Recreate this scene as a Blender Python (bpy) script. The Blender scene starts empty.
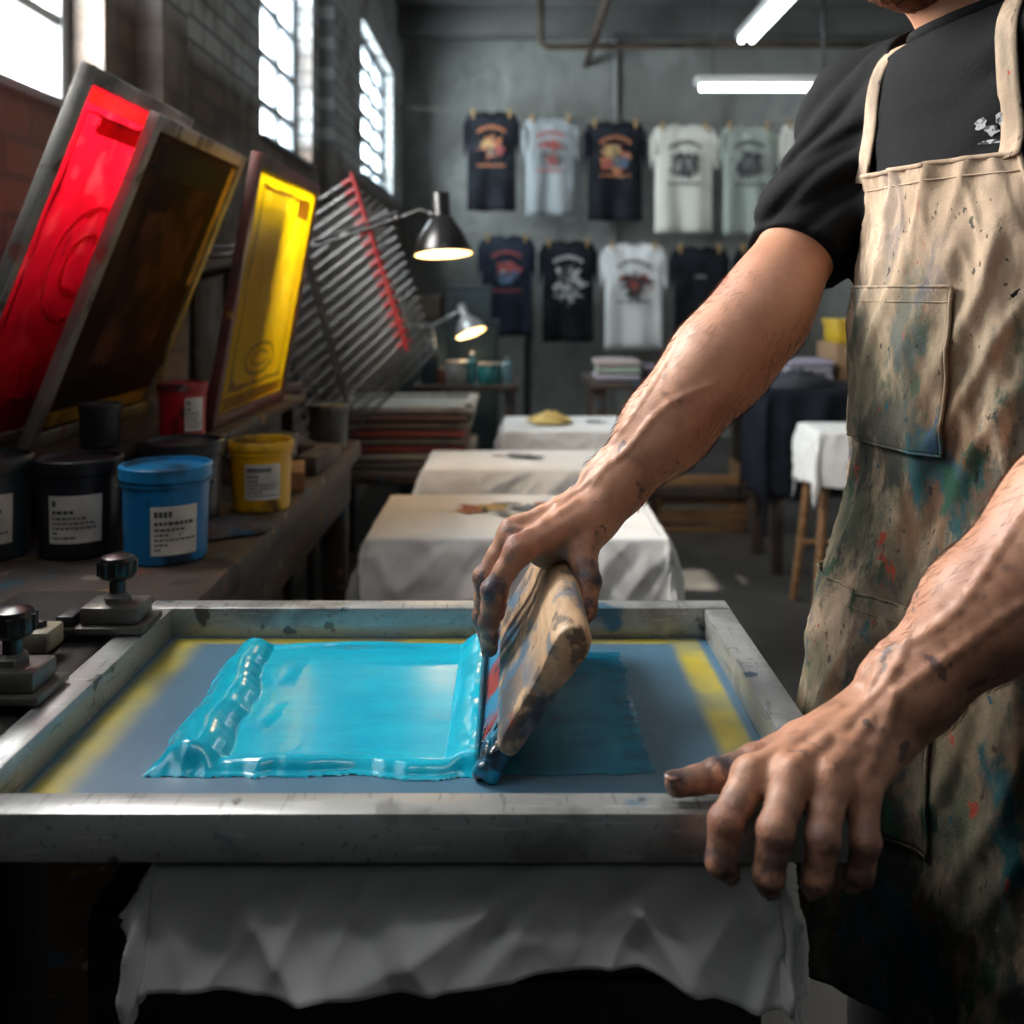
import bpy, bmesh, math, random
import numpy as np
from mathutils import Vector, Matrix, noise
random.seed(7)
SC = bpy.context.scene
C = SC.collection
PI = math.pi
CZ = 1.28
def V(*a): return Vector(a)
def P(px, py, Y): return Vector(((px-512)*Y/1000, Y, CZ-(py-292)*Y/1000))

# ------------------------------------------------------------------ materials
def lin(c):
    out = []
    for v in c[:3]:
        v = v/255.0
        out.append(v/12.92 if v <= .04045 else ((v+.055)/1.055)**2.4)
    return (out[0], out[1], out[2], 1)
def newmat(name):
    m = bpy.data.materials.new(name); m.use_nodes = True
    nt = m.node_tree
    return m, nt, nt.nodes['Principled BSDF']
def noise_mask(nt, scale, lo, hi, off=(0,0,0), stretch=(1,1,1), detail=4, rough=.5):
    tc = nt.nodes.new('ShaderNodeTexCoord')
    mp = nt.nodes.new('ShaderNodeMapping')
    mp.inputs['Location'].default_value = off
    mp.inputs['Scale'].default_value = stretch
    nt.links.new(tc.outputs['Object'], mp.inputs['Vector'])
    n = nt.nodes.new('ShaderNodeTexNoise')
    n.inputs['Scale'].default_value = scale; n.inputs['Detail'].default_value = detail; n.inputs['Roughness'].default_value = rough
    nt.links.new(mp.outputs['Vector'], n.inputs['Vector'])
    r = nt.nodes.new('ShaderNodeMapRange')
    r.inputs['From Min'].default_value = lo; r.inputs['From Max'].default_value = hi
    nt.links.new(n.outputs['Fac'], r.inputs['Value'])
    return r.outputs['Result']
def mixc(nt, fac, a, b, scale=1.0):
    mx = nt.nodes.new('ShaderNodeMixRGB')
    if scale != 1.0:
        mu = nt.nodes.new('ShaderNodeMath'); mu.operation = 'MULTIPLY'; mu.inputs[1].default_value = scale
        nt.links.new(fac, mu.inputs[0]); fac = mu.outputs[0]
    nt.links.new(fac, mx.inputs['Fac'])
    for s, k in ((a, 'Color1'), (b, 'Color2')):
        if isinstance(s, tuple): mx.inputs[k].default_value = s
        else: nt.links.new(s, mx.inputs[k])
    return mx.outputs['Color']
def PM(name, col, rough=.6, metal=0., layers=(), bump=None, emis=None, spec=.5, coat=0., alpha=None):
    m, nt, b = newmat(name)
    cur = lin(col)
    for i, L in enumerate(layers):
        c, sc, lo, hi = L[:4]
        fac = L[4] if len(L) > 4 else 1.0
        st = L[5] if len(L) > 5 else (1,1,1)
        mk = noise_mask(nt, sc, lo, hi, (i*3.7+1, i*1.9, i*5.3), st)
        cur = mixc(nt, mk, cur, lin(c), fac)
    if isinstance(cur, tuple): b.inputs['Base Color'].default_value = cur
    else: nt.links.new(cur, b.inputs['Base Color'])
    b.inputs['Roughness'].default_value = rough
    b.inputs['Metallic'].default_value = metal
    b.inputs['Specular IOR Level'].default_value = spec
    b.inputs['Coat Weight'].default_value = coat
    if bump:
        mk = noise_mask(nt, bump[0], 0, 1, (7,3,1), bump[2] if len(bump) > 2 else (1,1,1))
        bp = nt.nodes.new('ShaderNodeBump'); bp.inputs['Strength'].default_value = bump[1]
        bp.inputs['Distance'].default_value = .01
        nt.links.new(mk, bp.inputs['Height']); nt.links.new(bp.outputs['Normal'], b.inputs['Normal'])
    if emis:
        b.inputs['Emission Color'].default_value = lin(emis[0]); b.inputs['Emission Strength'].default_value = emis[1]
    return m
def translucent(name, col, layers=(), amt=.6, transp=0.0, rough=.3, patch=None, fade=None):
    m = PM(name, col, rough, layers=layers)
    nt = m.node_tree; b = nt.nodes['Principled BSDF']; out = nt.nodes['Material Output']
    t = nt.nodes.new('ShaderNodeBsdfTranslucent')
    if b.inputs['Base Color'].is_linked: nt.links.new(b.inputs['Base Color'].links[0].from_socket, t.inputs['Color'])
    else: t.inputs['Color'].default_value = lin(col)
    mx = nt.nodes.new('ShaderNodeMixShader'); mx.inputs[0].default_value = amt
    nt.links.new(b.outputs[0], mx.inputs[1]); nt.links.new(t.outputs[0], mx.inputs[2])
    last = mx
    if transp > 0 or patch:
        tr = nt.nodes.new('ShaderNodeBsdfTransparent'); m2 = nt.nodes.new('ShaderNodeMixShader'); m2.inputs[0].default_value = transp
        if patch:
            mk = noise_mask(nt, patch[0], patch[1], patch[2], (3,8,1), patch[4], 6); mu = nt.nodes.new('ShaderNodeMath'); mu.operation = 'MULTIPLY'; mu.inputs[1].default_value = patch[3]
            nt.links.new(mk, mu.inputs[0]); res = mu.outputs[0]
            if fade:   # thin out towards one side of the smear
                geo = nt.nodes.new('ShaderNodeNewGeometry'); sx = nt.nodes.new('ShaderNodeSeparateXYZ'); nt.links.new(geo.outputs['Position'], sx.inputs[0])
                r1 = nt.nodes.new('ShaderNodeMapRange'); r1.inputs['From Min'].default_value = fade[0]; r1.inputs['From Max'].default_value = fade[1]; nt.links.new(sx.outputs[0], r1.inputs['Value'])
                mk2 = noise_mask(nt, 24, .25, .75, (1,5,9), (.6,2.5,1), 6); mm2 = nt.nodes.new('ShaderNodeMath'); mm2.operation = 'MULTIPLY'; nt.links.new(r1.outputs['Result'], mm2.inputs[0]); nt.links.new(mk2, mm2.inputs[1])
                mm3 = nt.nodes.new('ShaderNodeMath'); mm3.operation = 'MAXIMUM'; nt.links.new(res, mm3.inputs[0]); nt.links.new(mm2.outputs[0], mm3.inputs[1]); res = mm3.outputs[0]
            nt.links.new(res, m2.inputs[0])
        nt.links.new(mx.outputs[0], m2.inputs[1]); nt.links.new(tr.outputs[0], m2.inputs[2]); last = m2
    nt.links.new(last.outputs[0], out.inputs['Surface'])
    return m
def brickmat(name, axis, c1, c2, mortar, upper=None, zsplit=1.7, bump=.6):
    m, nt, b = newmat(name)
    sx = nt.nodes.new('ShaderNodeSeparateXYZ'); cb = nt.nodes.new('ShaderNodeCombineXYZ')
    geo = nt.nodes.new('ShaderNodeNewGeometry')
    nt.links.new(geo.outputs['Position'], sx.inputs[0])
    nt.links.new(sx.outputs['Y' if axis == 'x' else 'X'], cb.inputs[0]); nt.links.new(sx.outputs['Z'], cb.inputs[1])
    br = nt.nodes.new('ShaderNodeTexBrick')
    br.inputs['Scale'].default_value = 1.0; br.inputs['Brick Width'].default_value = .22; br.inputs['Row Height'].default_value = .075
    br.inputs['Mortar Size'].default_value = .008
    br.inputs['Color1'].default_value = lin(c1); br.inputs['Color2'].default_value = lin(c2); br.inputs['Mortar'].default_value = lin(mortar)
    nt.links.new(cb.outputs[0], br.inputs['Vector'])
    cur = br.outputs['Color']
    cur = mixc(nt, noise_mask(nt, 1.3, .4, .75), cur, lin((60,58,56)), .4)
    cur = mixc(nt, noise_mask(nt, 5, .5, .68, (4,2,1), (1,1,1), 8), cur, lin((150,146,140)), .45)
    if upper:
        mr = nt.nodes.new('ShaderNodeMapRange'); mr.inputs['From Min'].default_value = zsplit-.04; mr.inputs['From Max'].default_value = zsplit+.04
        nt.links.new(sx.outputs['Z'], mr.inputs['Value'])
        pt = mixc(nt, br.outputs['Fac'], lin(upper), lin(tuple(int(q*.68) for q in upper)))
        pt = mixc(nt, noise_mask(nt, 4, .52, .66, (14,2,1), (1,1,1), 10), pt, cur, .8)
        cur = mixc(nt, mr.outputs['Result'], cur, pt, .95)
    nt.links.new(cur, b.inputs['Base Color']); b.inputs['Roughness'].default_value = .85
    bp = nt.nodes.new('ShaderNodeBump'); bp.inputs['Strength'].default_value = bump; bp.inputs['Distance'].default_value = .014; bp.invert = True
    nt.links.new(br.outputs['Fac'], bp.inputs['Height']); nt.links.new(bp.outputs['Normal'], b.inputs['Normal'])
    return m

# ------------------------------------------------------------------ mesh builder
class MB:
    def __init__(s): s.bm = bmesh.new(); s.mi = 0
    def _merge(s, b2):
        me = bpy.data.meshes.new('tmp')
        for f in b2.faces: f.material_index = s.mi
        b2.to_mesh(me); b2.free(); s.bm.from_mesh(me); bpy.data.meshes.remove(me); return s
    def box(s, c, size, bev=.003, rot=None, seg=2):
        b = bmesh.new(); bmesh.ops.create_cube(b, size=1)
        bmesh.ops.scale(b, vec=Vector(size), verts=b.verts)
        if bev: bmesh.ops.bevel(b, geom=b.edges[:], offset=min(bev, min(size)*.45), segments=seg, affect='EDGES', profile=.5)
        if rot is not None: bmesh.ops.transform(b, matrix=rot.to_4x4(), verts=b.verts)
        bmesh.ops.translate(b, vec=Vector(c), verts=b.verts)
        return s._merge(b)
    def box2(s, lo, hi, bev=.003):
        lo = Vector(lo); hi = Vector(hi); return s.box((lo+hi)/2, hi-lo, bev)
    def tube(s, pts, r, seg=12, close=False, flat=1.0):
        pts = [Vector(p) for p in pts]; n = len(pts)
        rr = r if hasattr(r, '__len__') else [r]*n
        b = s.bm; rings = []; up = None
        for i, p in enumerate(pts):
            if close: d = (pts[(i+1) % n]-pts[i-1]).normalized()
            else: d = (pts[min(i+1, n-1)]-pts[max(i-1, 0)]).normalized()
            if up is None:
                up = Vector((0,0,1)) if abs(d.z) < .9 else Vector((1,0,0))
            x = d.cross(up).normalized(); up = x.cross(d).normalized()
            rings.append([b.verts.new(p+x*math.cos(2*PI*k/seg)*rr[i]+up*math.sin(2*PI*k/seg)*rr[i]*flat) for k in range(seg)])
        m = n if close else n-1
        for i in range(m):
            A = rings[i]; B = rings[(i+1) % n]
            for k in range(seg):
                f = b.faces.new((A[k], A[(k+1) % seg], B[(k+1) % seg], B[k])); f.material_index = s.mi
        if not close:
            f = b.faces.new(rings[0][::-1]); f.material_index = s.mi
            f = b.faces.new(rings[-1]); f.material_index = s.mi
        return s
    def lathe(s, prof, c=(0,0,0), seg=32, mat=None):
        b = bmesh.new(); rings = []
        for (r, z) in prof:
            if r < 1e-5: rings.append([b.verts.new((0,0,z))])
            else: rings.append([b.verts.new((r*math.cos(2*PI*k/seg), r*math.sin(2*PI*k/seg), z)) for k in range(seg)])
        for A, B in zip(rings, rings[1:]):
            for k in range(seg):
                k2 = (k+1) % seg
                if len(A) == 1 and len(B) == 1: continue
                if len(A) == 1: b.faces.new((A[0], B[k2], B[k]))
                elif len(B) == 1: b.faces.new((A[k], A[k2], B[0]))
                else: b.faces.new((A[k], A[k2], B[k2], B[k]))
        if mat is not None: bmesh.ops.transform(b, matrix=mat, verts=b.verts)
        bmesh.ops.translate(b, vec=Vector(c), verts=b.verts)
        bmesh.ops.recalc_face_normals(b, faces=b.faces[:])
        return s._merge(b)
    def ell(s, c, r, rot=None, sub=3):
        b = bmesh.new(); bmesh.ops.create_icosphere(b, subdivisions=sub, radius=1)
        bmesh.ops.scale(b, vec=Vector(r), verts=b.verts)
        if rot is not None: bmesh.ops.transform(b, matrix=rot.to_4x4(), verts=b.verts)
        bmesh.ops.translate(b, vec=Vector(c), verts=b.verts)
        return s._merge(b)
    def grid(s, fn, nu, nv, keep=None):
        b = s.bm; vv = [[None]*(nv+1) for _ in range(nu+1)]
        for i in range(nu+1):
            for j in range(nv+1): vv[i][j] = b.verts.new(fn(i/nu, j/nv))
        for i in range(nu):
            for j in range(nv):
                if keep and not keep((i+.5)/nu, (j+.5)/nv): continue
                f = b.faces.new((vv[i][j], vv[i+1][j], vv[i+1][j+1], vv[i][j+1])); f.material_index = s.mi
        for v in [v for v in b.verts if not v.link_faces]: b.verts.remove(v)
        return s
    def poly(s, pts):
        f = s.bm.faces.new([s.bm.verts.new(p) for p in pts]); f.material_index = s.mi; return s
    def blob(s, o, ex, ez, cx, cz, rx, rz, n=14, irr=.25, seed=0):
        rd = random.Random(seed); pts = []
        for k in range(n):
            a = 2*PI*k/n; q = 1-irr*rd.random()
            pts.append(o+ex*(cx+rx*q*math.cos(a))+ez*(cz+rz*q*math.sin(a)))
        return s.poly(pts)
OFF = {}
def obj(name, mb, mats, parent=None, smooth=40, solid=0, me=None):
    if me is None:
        me = bpy.data.meshes.new(name); mb.bm.to_mesh(me); mb.bm.free()
    for m in (mats if isinstance(mats, (list, tuple)) else [mats]): me.materials.append(m)
    n = len(me.vertices); co = np.empty(n*3, np.float32); me.vertices.foreach_get('co', co); co = co.reshape(-1, 3)
    if parent is not None: off = OFF[parent]
    else:
        lo = co.min(0); hi = co.max(0); off = Vector(((lo[0]+hi[0])/2, (lo[1]+hi[1])/2, lo[2]))
    co -= np.array(off, np.float32)
    me.vertices.foreach_set('co', co.ravel())
    me.polygons.foreach_set('use_smooth', np.ones(len(me.polygons), bool))
    me.update()
    if smooth < 180: me.set_sharp_from_angle(angle=math.radians(smooth))
    o = bpy.data.objects.new(name, me); C.objects.link(o)
    if parent is not None: o.parent = parent
    else: o.location = off
    OFF[o] = Vector(off)
    if solid:
        md = o.modifiers.new('solid', 'SOLIDIFY'); md.thickness = solid; md.offset = 0
    return o
def tag(o, label, cat, group=None, kind=None):
    o['label'] = label; o['category'] = cat
    if group: o['group'] = group
    if kind: o['kind'] = kind
    return o
def thing(name, label, cat, loc, group=None):
    o = bpy.data.objects.new(name, None); C.objects.link(o); o.location = Vector(loc); o.empty_display_size = .05
    OFF[o] = Vector(loc); return tag(o, label, cat, group)
def struct(name, mb, m, smooth=30):
    o = obj(name, mb, m, None, smooth); o['kind'] = 'structure'; return o

# common materials
steel = PM('worn aluminium', (178,180,178), .38, .5, [((136,138,137),4,.40,.68,.7),((92,92,90),14,.54,.64,.55),((214,215,211),44,.60,.68,.4,(.5,5,5)),((98,96,92),40,.60,.66,.55,(5,.5,4)),((30,110,145),8,.655,.69,.8),((150,64,44),22,.72,.74,.85),((58,54,50),28,.65,.69,.75),((24,70,96),30,.69,.71,.8)], (50,.04))
darksteel = PM('dark steel', (36,37,38), .45, .4, [((70,70,70),20,.55,.75,.5)], (40,.1))
blackp = PM('black plastic', (14,14,15), .3)
darkwood = PM('stained dark wood', (72,59,49), .55, 0, [((34,29,26),6,.4,.7,.85),((150,142,130),18,.64,.70,.6),((20,84,110),13,.63,.68,.8),((160,116,30),17,.66,.70,.7),((18,18,20),9,.57,.65,.8),((130,40,34),25,.69,.72,.7)], (25,.2,(1,6,6)))
wood = PM('raw wood', (150,110,72), .6, 0, [((95,65,40),8,.4,.7,.8,(1,8,8))], (30,.2,(1,8,8)))
whitecloth = PM('white cotton', (232,230,226), .9, 0, [((208,207,206),5,.45,.7,.4)], spec=.1)
greycloth = PM('grey white cotton', (238,236,231), .9, 0, [((214,213,211),7,.45,.7,.5)], spec=.1)
darkcloth = PM('dark cotton', (26,29,36), .9, 0, [((40,44,52),6,.45,.7,.6)], (200,.1), spec=.1)
brass = PM('conduit brown', (82,68,56), .5, .3, [((46,38,32),8,.4,.7)])

# ------------------------------------------------------------------ setting
XW, YB, ZC, XR = -.95, 8.8, 3.65, 4.0
wallL = brickmat('left brick', 'x', (106,90,78), (80,70,62), (76,72,68), (170,173,173), 2.0, .8)
wallB = PM('aged plaster', (158,161,157), .9, 0, [((112,112,106),.8,.42,.62,.75),((192,195,190),1.6,.54,.66,.55,(1,1,.5)),((88,86,80),2.2,.58,.67,.6,(1.5,1,.35)),((122,125,122),7,.5,.66,.5)], (6,.2))
plaster = PM('dark ceiling', (104,104,102), .9, 0, [((78,78,76),2,.4,.7)])
struct('floor', MB().box2((-1.25,-1.2,-.1), (XR+.2,YB+.2,0), 0), PM('concrete floor', (76,73,69), .5, 0, [((44,42,40),1.3,.4,.7),((100,96,92),6,.55,.75,.5),((30,30,30),3,.6,.7,.8)], (30,.1)))
struct('ceiling', MB().box2((-1.25,-1.2,ZC), (XR+.2,YB+.2,ZC+.1), 0), plaster)
struct('wall_back', MB().box2((-1.25,YB,0), (XR+.2,YB+.2,ZC), 0), wallB)
struct('wall_right', MB().box2((XR,-1.2,0), (XR+.2,YB,ZC), 0), wallB)
wins = [(.05,1.05,1.55,3.1), (1.35,2.33,1.66,3.1), (3.78,4.75,1.86,3.1), (6.33,7.95,2.02,3.02)]  # first window is out of view, added to let in light from the left
mb = MB(); y = -1.2
for (a, b, zs, zt) in wins:
    mb.box2((XW-.25,y,0), (XW,a,ZC), 0); mb.box2((XW-.25,a,0), (XW,b,zs), 0); mb.box2((XW-.25,a,zt), (XW,b,ZC), 0); y = b
mb.box2((XW-.25,y,0), (XW,YB,ZC), 0)
struct('wall_left', mb, wallL)
for i, (a, b) in enumerate(((2.52,2.72),(4.95,5.2))):
    struct('trim_%d' % (i+1), MB().box2((XW,a,0), (XW+.07,b,ZC), .004), wallL)
winm = PM('window steel', (110,116,120), .5, .2)
pane = translucent('window glass', (235,240,245), amt=.5, transp=.85, rough=.1)
for i, (a, b, zs, zt) in enumerate(wins):
    mb = MB(); x0 = XW-.13; t = .04
    mb.box2((x0,a,zs), (x0+.05,a+t,zt)); mb.box2((x0,b-t,zs), (x0+.05,b,zt)); mb.box2((x0,a,zs), (x0+.05,b,zs+t)); mb.box2((x0,a,zt-t), (x0+.05,b,zt))
    mb.box2((x0,a,zs), (XW+.02,b,zs+.02))
    ny = 3; nzz = 6; q = .015 if i < 2 else (.022 if i == 2 else .034)
    for k in range(1, ny): yy = a+(b-a)*k/ny; mb.box2((x0+.004,yy-q,zs), (x0+.046,yy+q,zt))
    for k in range(1, nzz): zz = zs+(zt-zs)*k/nzz; mb.box2((x0+.006,a,zz-q*.8), (x0+.044,b,zz+q*.8))
    w = struct('window_%d' % (i+1), mb, winm)
    obj('pane', MB().box2((x0+.02,a+.01,zs+.01), (x0+.024,b-.01,zt-.01), 0), pane, w)

# ------------------------------------------------------------------ lights
def area(name, loc, rot, sx, sy, e, col=(1,1,1), spread=PI):
    l = bpy.data.lights.new(name, 'AREA'); l.shape = 'RECTANGLE'; l.size = sx; l.size_y = sy; l.energy = e; l.color = col; l.spread = spread
    o = bpy.data.objects.new(name, l); C.objects.link(o); o.location = loc; o.rotation_euler = rot; return o
def point(name, loc, e, col, r=.03):
    l = bpy.data.lights.new(name, 'POINT'); l.energy = e; l.color = col; l.shadow_soft_size = r
    o = bpy.data.objects.new(name, l); C.objects.link(o); o.location = loc; return o
for (a, b, zs, zt), e, cc in zip(wins, (36, 440, 230, 300), ((.94,.97,1),(1,.97,.93),(.86,.95,1),(.82,.94,1))):  # first energy is the fill through the added near window
    area('window_daylight', (XW-.28,(a+b)/2,(zs+zt)/2), (0,-PI/2,0), zt-zs+.1, b-a+.1, e, cc)
sp = bpy.data.lights.new('sun_beam', 'SPOT'); sp.energy = 12000; sp.color = (1,.93,.82); sp.spot_size = math.radians(3.2); sp.shadow_soft_size = .02; sp.spot_blend = .2
so = bpy.data.objects.new('sun_beam', sp); C.objects.link(so); so.location = (-2.6,4.1,4.75)
so.rotation_euler = (Vector((.83,4.45,0))-so.location).to_track_quat('-Z','Y').to_euler()
wd = bpy.data.worlds.new('World'); SC.world = wd; wd.use_nodes = True
wd.node_tree.nodes['Background'].inputs[0].default_value = (.78,.91,1,1); wd.node_tree.nodes['Background'].inputs[1].default_value = .045

# ------------------------------------------------------------------ printing press with platen
pr = thing('printing_press', 'dark steel manual press standing under the turquoise screen', 'press', (-.05,.95,0))
obj('base_plate', MB().box2((-.62,.75,0), (.25,1.18,.05), .01), darksteel, pr)
obj('pedestal', MB().box2((-.34,.79,.05), (.20,1.14,.79), .012).box2((-.30,.782,.12), (.16,.792,.40), .003).box2((-.30,.782,.44), (.16,.792,.74), .003), darksteel, pr)  # closed dark body added to cover the lit floor below the cloth
obj('platen_arm', MB().box2((-.10,.80,.785), (.02,1.12,.842), .006), darksteel, pr)
obj('platen_board', MB().box2((-.228,.748,.842), (.162,1.10,.862), .006), PM('platen board', (80,70,58), .6), pr)
obj('head_post', MB().box2((-.56,.88,.05), (-.46,1.0,.83), .008), darksteel, pr)
obj('head_beam', MB().box2((-.60,.70,.83), (-.425,1.21,.912), .008).box2((-.59,.72,.912), (-.47,1.2,.922), .003), PM('greasy steel', (62,60,57), .5, .5, [((30,30,30),10,.4,.65)], (40,.1)), pr)
obj('strut', MB().tube([(-.5,.94,.3),(-.33,.94,.55)], .022), darksteel, pr)
for sgn in (-1, 1):
    obj('foot', MB().box2((-.05+sgn*.35-.06,.6,0), (-.05+sgn*.35+.06,1.2,.035), .008), darksteel, pr)

def nz(*a): return noise.noise(Vector(a))
def ridge(x): return max(0, 1-3.0*abs(x))**1.3
def hemdrape(x0, x1, y0, y1, zt, D, flare=.12, seed=0, nx=70, ny=60, amp=.012, hem=None, freq=38, rough=0, hv=.12, cr=0, cr0=.03):
    def fn(u, v):
        sx = x0-D+(x1-x0+2*D)*u; sy = y0-D+(y1-y0+2*D)*v
        cx = min(max(sx,x0),x1); cy = min(max(sy,y0),y1)
        ex, ey = sx-cx, sy-cy; d = math.hypot(ex, ey)
        if d < 1e-6:
            e = min(sx-x0, x1-sx, sy-y0, y1-sy)
            z = zt+(.002*noise.noise(Vector((sx*9+seed, sy*9, 0)))+.0022*max(0,1-4*abs(nz(sx*5+sy*4,sy*5-sx*2,seed)))+.0012*nz(sx*22,sy*14,seed))*min(1, e/.05)
            return Vector((sx, sy, z-(.004 if e < .01 else 0)))
        nx_, ny_ = ex/d, ey/d
        per = cx+cy*1.3+math.atan2(ey, ex)*.12
        k = min(1, d/.09)
        wv = amp*k*(math.sin(freq*per+seed)+.6*math.sin(freq*.47*per+seed*2.1)+.8*noise.noise(Vector((per*9, d*3, seed))))
        if rough: wv += rough*min(1,d/.03)*(nz(per*9+d*12, d*6-per*3, seed)+.55*nz(per*18-d*16, d*10, seed+3))
        if cr:
            wv += cr*min(1,d/cr0)*(1.2*ridge(nz(per*8+d*7,d*4-per*1.5,seed))+1.0*ridge(nz(per*11-d*9,d*5+per,seed+4))+.6*ridge(nz(per*20+d*12,d*8,seed+8))-.4)
        h = (hem(cx, cy) if hem else 1)*(1+hv*noise.noise(Vector((per*4, seed, 1)))+.3*hv*nz(per*11,seed,3))
        return Vector((cx+nx_*(.008*k+flare*d+wv), cy+ny_*(.008*k+flare*d+wv), zt-d*h*.97))
    return MB().grid(fn, nx, ny)
def mhem(x, y):
    if y > .74: return 1.1
    return float(np.interp(x, [-.26,-.2,-.12,0,.05,.09,.13,.17,.2], [1.22,1.26,1.20,1.14,1.02,.98,1.2,1.45,1.4]))
o = obj('white_t_shirt', hemdrape(-.258,.192,.722,1.13,.868,.070,.05,3,280,170,.003,mhem,26,.005,.05,.0090,.025), greycloth, None, 180, .002)
tag(o, 'white cotton shirt stretched over the platen, hem hanging below the front screen rail', 'shirt')

# ------------------------------------------------------------------ main printing screen
ZT, ZM = .92, .886
X0, X1, Y0, Y1, RW = -.417, .249, .69, 1.169, .030
scr = thing('printing_screen', 'large aluminium screen frame lying flat with turquoise ink in it', 'screen', (X0,Y0,.882))
obj('rail', MB().box2((X0,Y0,.8855), (X1,Y0+RW,ZT), .002), steel, scr)
obj('rail', MB().box2((X0,Y1-RW,.8855), (X1,Y1,ZT), .002), steel, scr)
obj('rail', MB().box2((X0,Y0+RW,.8857), (X0+RW,Y1-RW,ZT-.0006), .002), steel, scr)
obj('rail', MB().box2((X1-RW,Y0+RW,.8857), (X1,Y1-RW,ZT-.0006), .002), steel, scr)
mm, nt, b = newmat('screen mesh')
geo = nt.nodes.new('ShaderNodeNewGeometry'); sx = nt.nodes.new('ShaderNodeSeparateXYZ'); nt.links.new(geo.outputs['Position'], sx.inputs[0])
def mr(src, a, bb):
    r = nt.nodes.new('ShaderNodeMapRange'); r.interpolation_type = 'SMOOTHSTEP'
    r.inputs['From Min'].default_value = a; r.inputs['From Max'].default_value = bb; nt.links.new(src, r.inputs['Value']); return r.outputs['Result']
def mx_(a, bb, op='MAXIMUM'):
    n = nt.nodes.new('ShaderNodeMath'); n.operation = op; nt.links.new(a, n.inputs[0])
    if isinstance(bb, float): n.inputs[1].default_value = bb
    else: nt.links.new(bb, n.inputs[1])
    return n.outputs[0]
band = mx_(mx_(mr(sx.outputs[0],.172,.188), mr(sx.outputs[1],1.114,1.128)), mr(sx.outputs[0],-.335,-.366))
inner = mx_(mx_(mr(sx.outputs[0],.214,.206), mr(sx.outputs[0],-.387,-.374),'MULTIPLY'), mr(sx.outputs[1],1.139,1.134), 'MULTIPLY')
fac = mx_(band, inner, 'MULTIPLY')
fac = mx_(fac, noise_mask(nt, 12, .15, .55), 'MULTIPLY')
cur = mixc(nt, noise_mask(nt, 5, .35, .7), lin((80,116,138)), lin((54,92,120)))
cur = mixc(nt, noise_mask(nt, 30, .6, .75), cur, lin((100,132,146)), .4)
cur = mixc(nt, fac, cur, lin((190,172,40)), .9)
nt.links.new(cur, b.inputs['Base Color']); b.inputs['Roughness'].default_value = .38
wv = nt.nodes.new('ShaderNodeTexNoise'); wv.inputs['Scale'].default_value = 900
bp = nt.nodes.new('ShaderNodeBump'); bp.inputs['Strength'].default_value = .15; bp.inputs['Distance'].default_value = .001
nt.links.new(wv.outputs['Fac'], bp.inputs['Height']); nt.links.new(bp.outputs['Normal'], b.inputs['Normal'])
obj('mesh', MB().box2((X0+RW-.004,Y0+RW-.004,ZM-.002), (X1-RW+.004,Y1-RW+.004,ZM), 0), mm, scr)

# wet ink
inkm = PM('turquoise ink', (0,178,208), .22, 0, [((0,154,188),6,.4,.7,.65,(1,3,1)),((30,198,220),16,.55,.75,.4,(1,4,1)),((0,140,174),28,.60,.72,.4,(.6,5,1))], coat=.25)
thinm = translucent('thin teal ink', (10,128,164), [((8,104,140),6,.4,.7,.7),((40,160,188),14,.54,.75,.6,(4,1,1))], .05, .08, .25, (12,.46,.72,.5,(.7,2.2,1)), (.075,.14))
ik = thing('wet_ink', 'glossy turquoise ink spread across the flat screen mesh', 'ink', (-.1,.96,ZM))
def sst(x): x = min(1, max(0, x)); return x*x*(3-2*x)
def inkh(x, y):
    ty = (y-.81)/.3
    xl = -.297+.008*nz(y*9,0,1)+.004*nz(y*24,0,5)+.002*nz(y*60,0,5); yb = .814+.007*nz(x*9,2,1)+.006*nz(x*20,5,2)+.003*nz(x*60,5,2); yt = 1.108+.005*nz(x*10,4,3)+.003*nz(x*30,4,3)
    e = min(x-xl, y-yb, yt-y)
    if e < -.004: return None
    base = .0034+.0006*nz(x*4,y*10,0)+.0002*nz(x*5,y*40,4)+.0004*nz(x*16,y*12,8)
    wr_ = .031-.010*ty+.003*nz(y*7,2,2)
    dl = x-xl-wr_*.9-.005*nz(y*7,9,1); rid = (.0190-.007*ty)*max(0,1-(dl/wr_)**2)**1.1*(1+.10*nz(x*10,y*8,6)+.03*nz(x*36+y*24,y*18,2))*sst((y-yb+.004)/.022)*sst((yt-y+.004)/.02) if abs(dl) < wr_ else 0
    dl2 = x-xl-.062-.012*nz(y*9,4,7); rid2 = .0060*max(0,1-(dl2/.020)**2)*max(0,.2+1.2*nz(y*10,6,6)) if abs(dl2) < .020 else 0
    db = y-yb-.012-.004*nz(x*12,3,3); rb = .0078*max(0,1-(db/.0125)**2)*max(.1,.75+1.0*nz(x*9,y*6,8)+.25*nz(x*30,y*8,1)) if abs(db) < .0125 else 0
    dt = yt-y-.008; rt = .0055*max(0,1-(dt/.009)**2)*max(.1,.75+.9*nz(x*9,y*10,11)+.2*nz(x*30,y,1)) if abs(dt) < .009 else 0
    dr = -.030-x; rr = .013*max(0,1-(dr/.026)**2)*(1+.4*nz(y*13,x*12,4)+.1*nz(y*40,x*30,4))*sst((y-yb+.004)/.015) if 0 <= dr < .026 else 0
    h = base+(rid**3+rid2**3+rb**3+rt**3+rr**3)**(1/3)
    s = min(1, max(0,(e+.004)/.012)); return h*math.sqrt(max(0, 1-(1-s)**2))
def ifn(u, v):
    x = -.318+.290*u; y = .788+.334*v; h = inkh(x, y); return Vector((x, y, ZM+.0002+(h or 0)))
obj('thick_pool', MB().grid(ifn, 260, 290, lambda u, v: inkh(-.318+.290*u, .788+.334*v) is not None), inkm, ik, 180)
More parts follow.
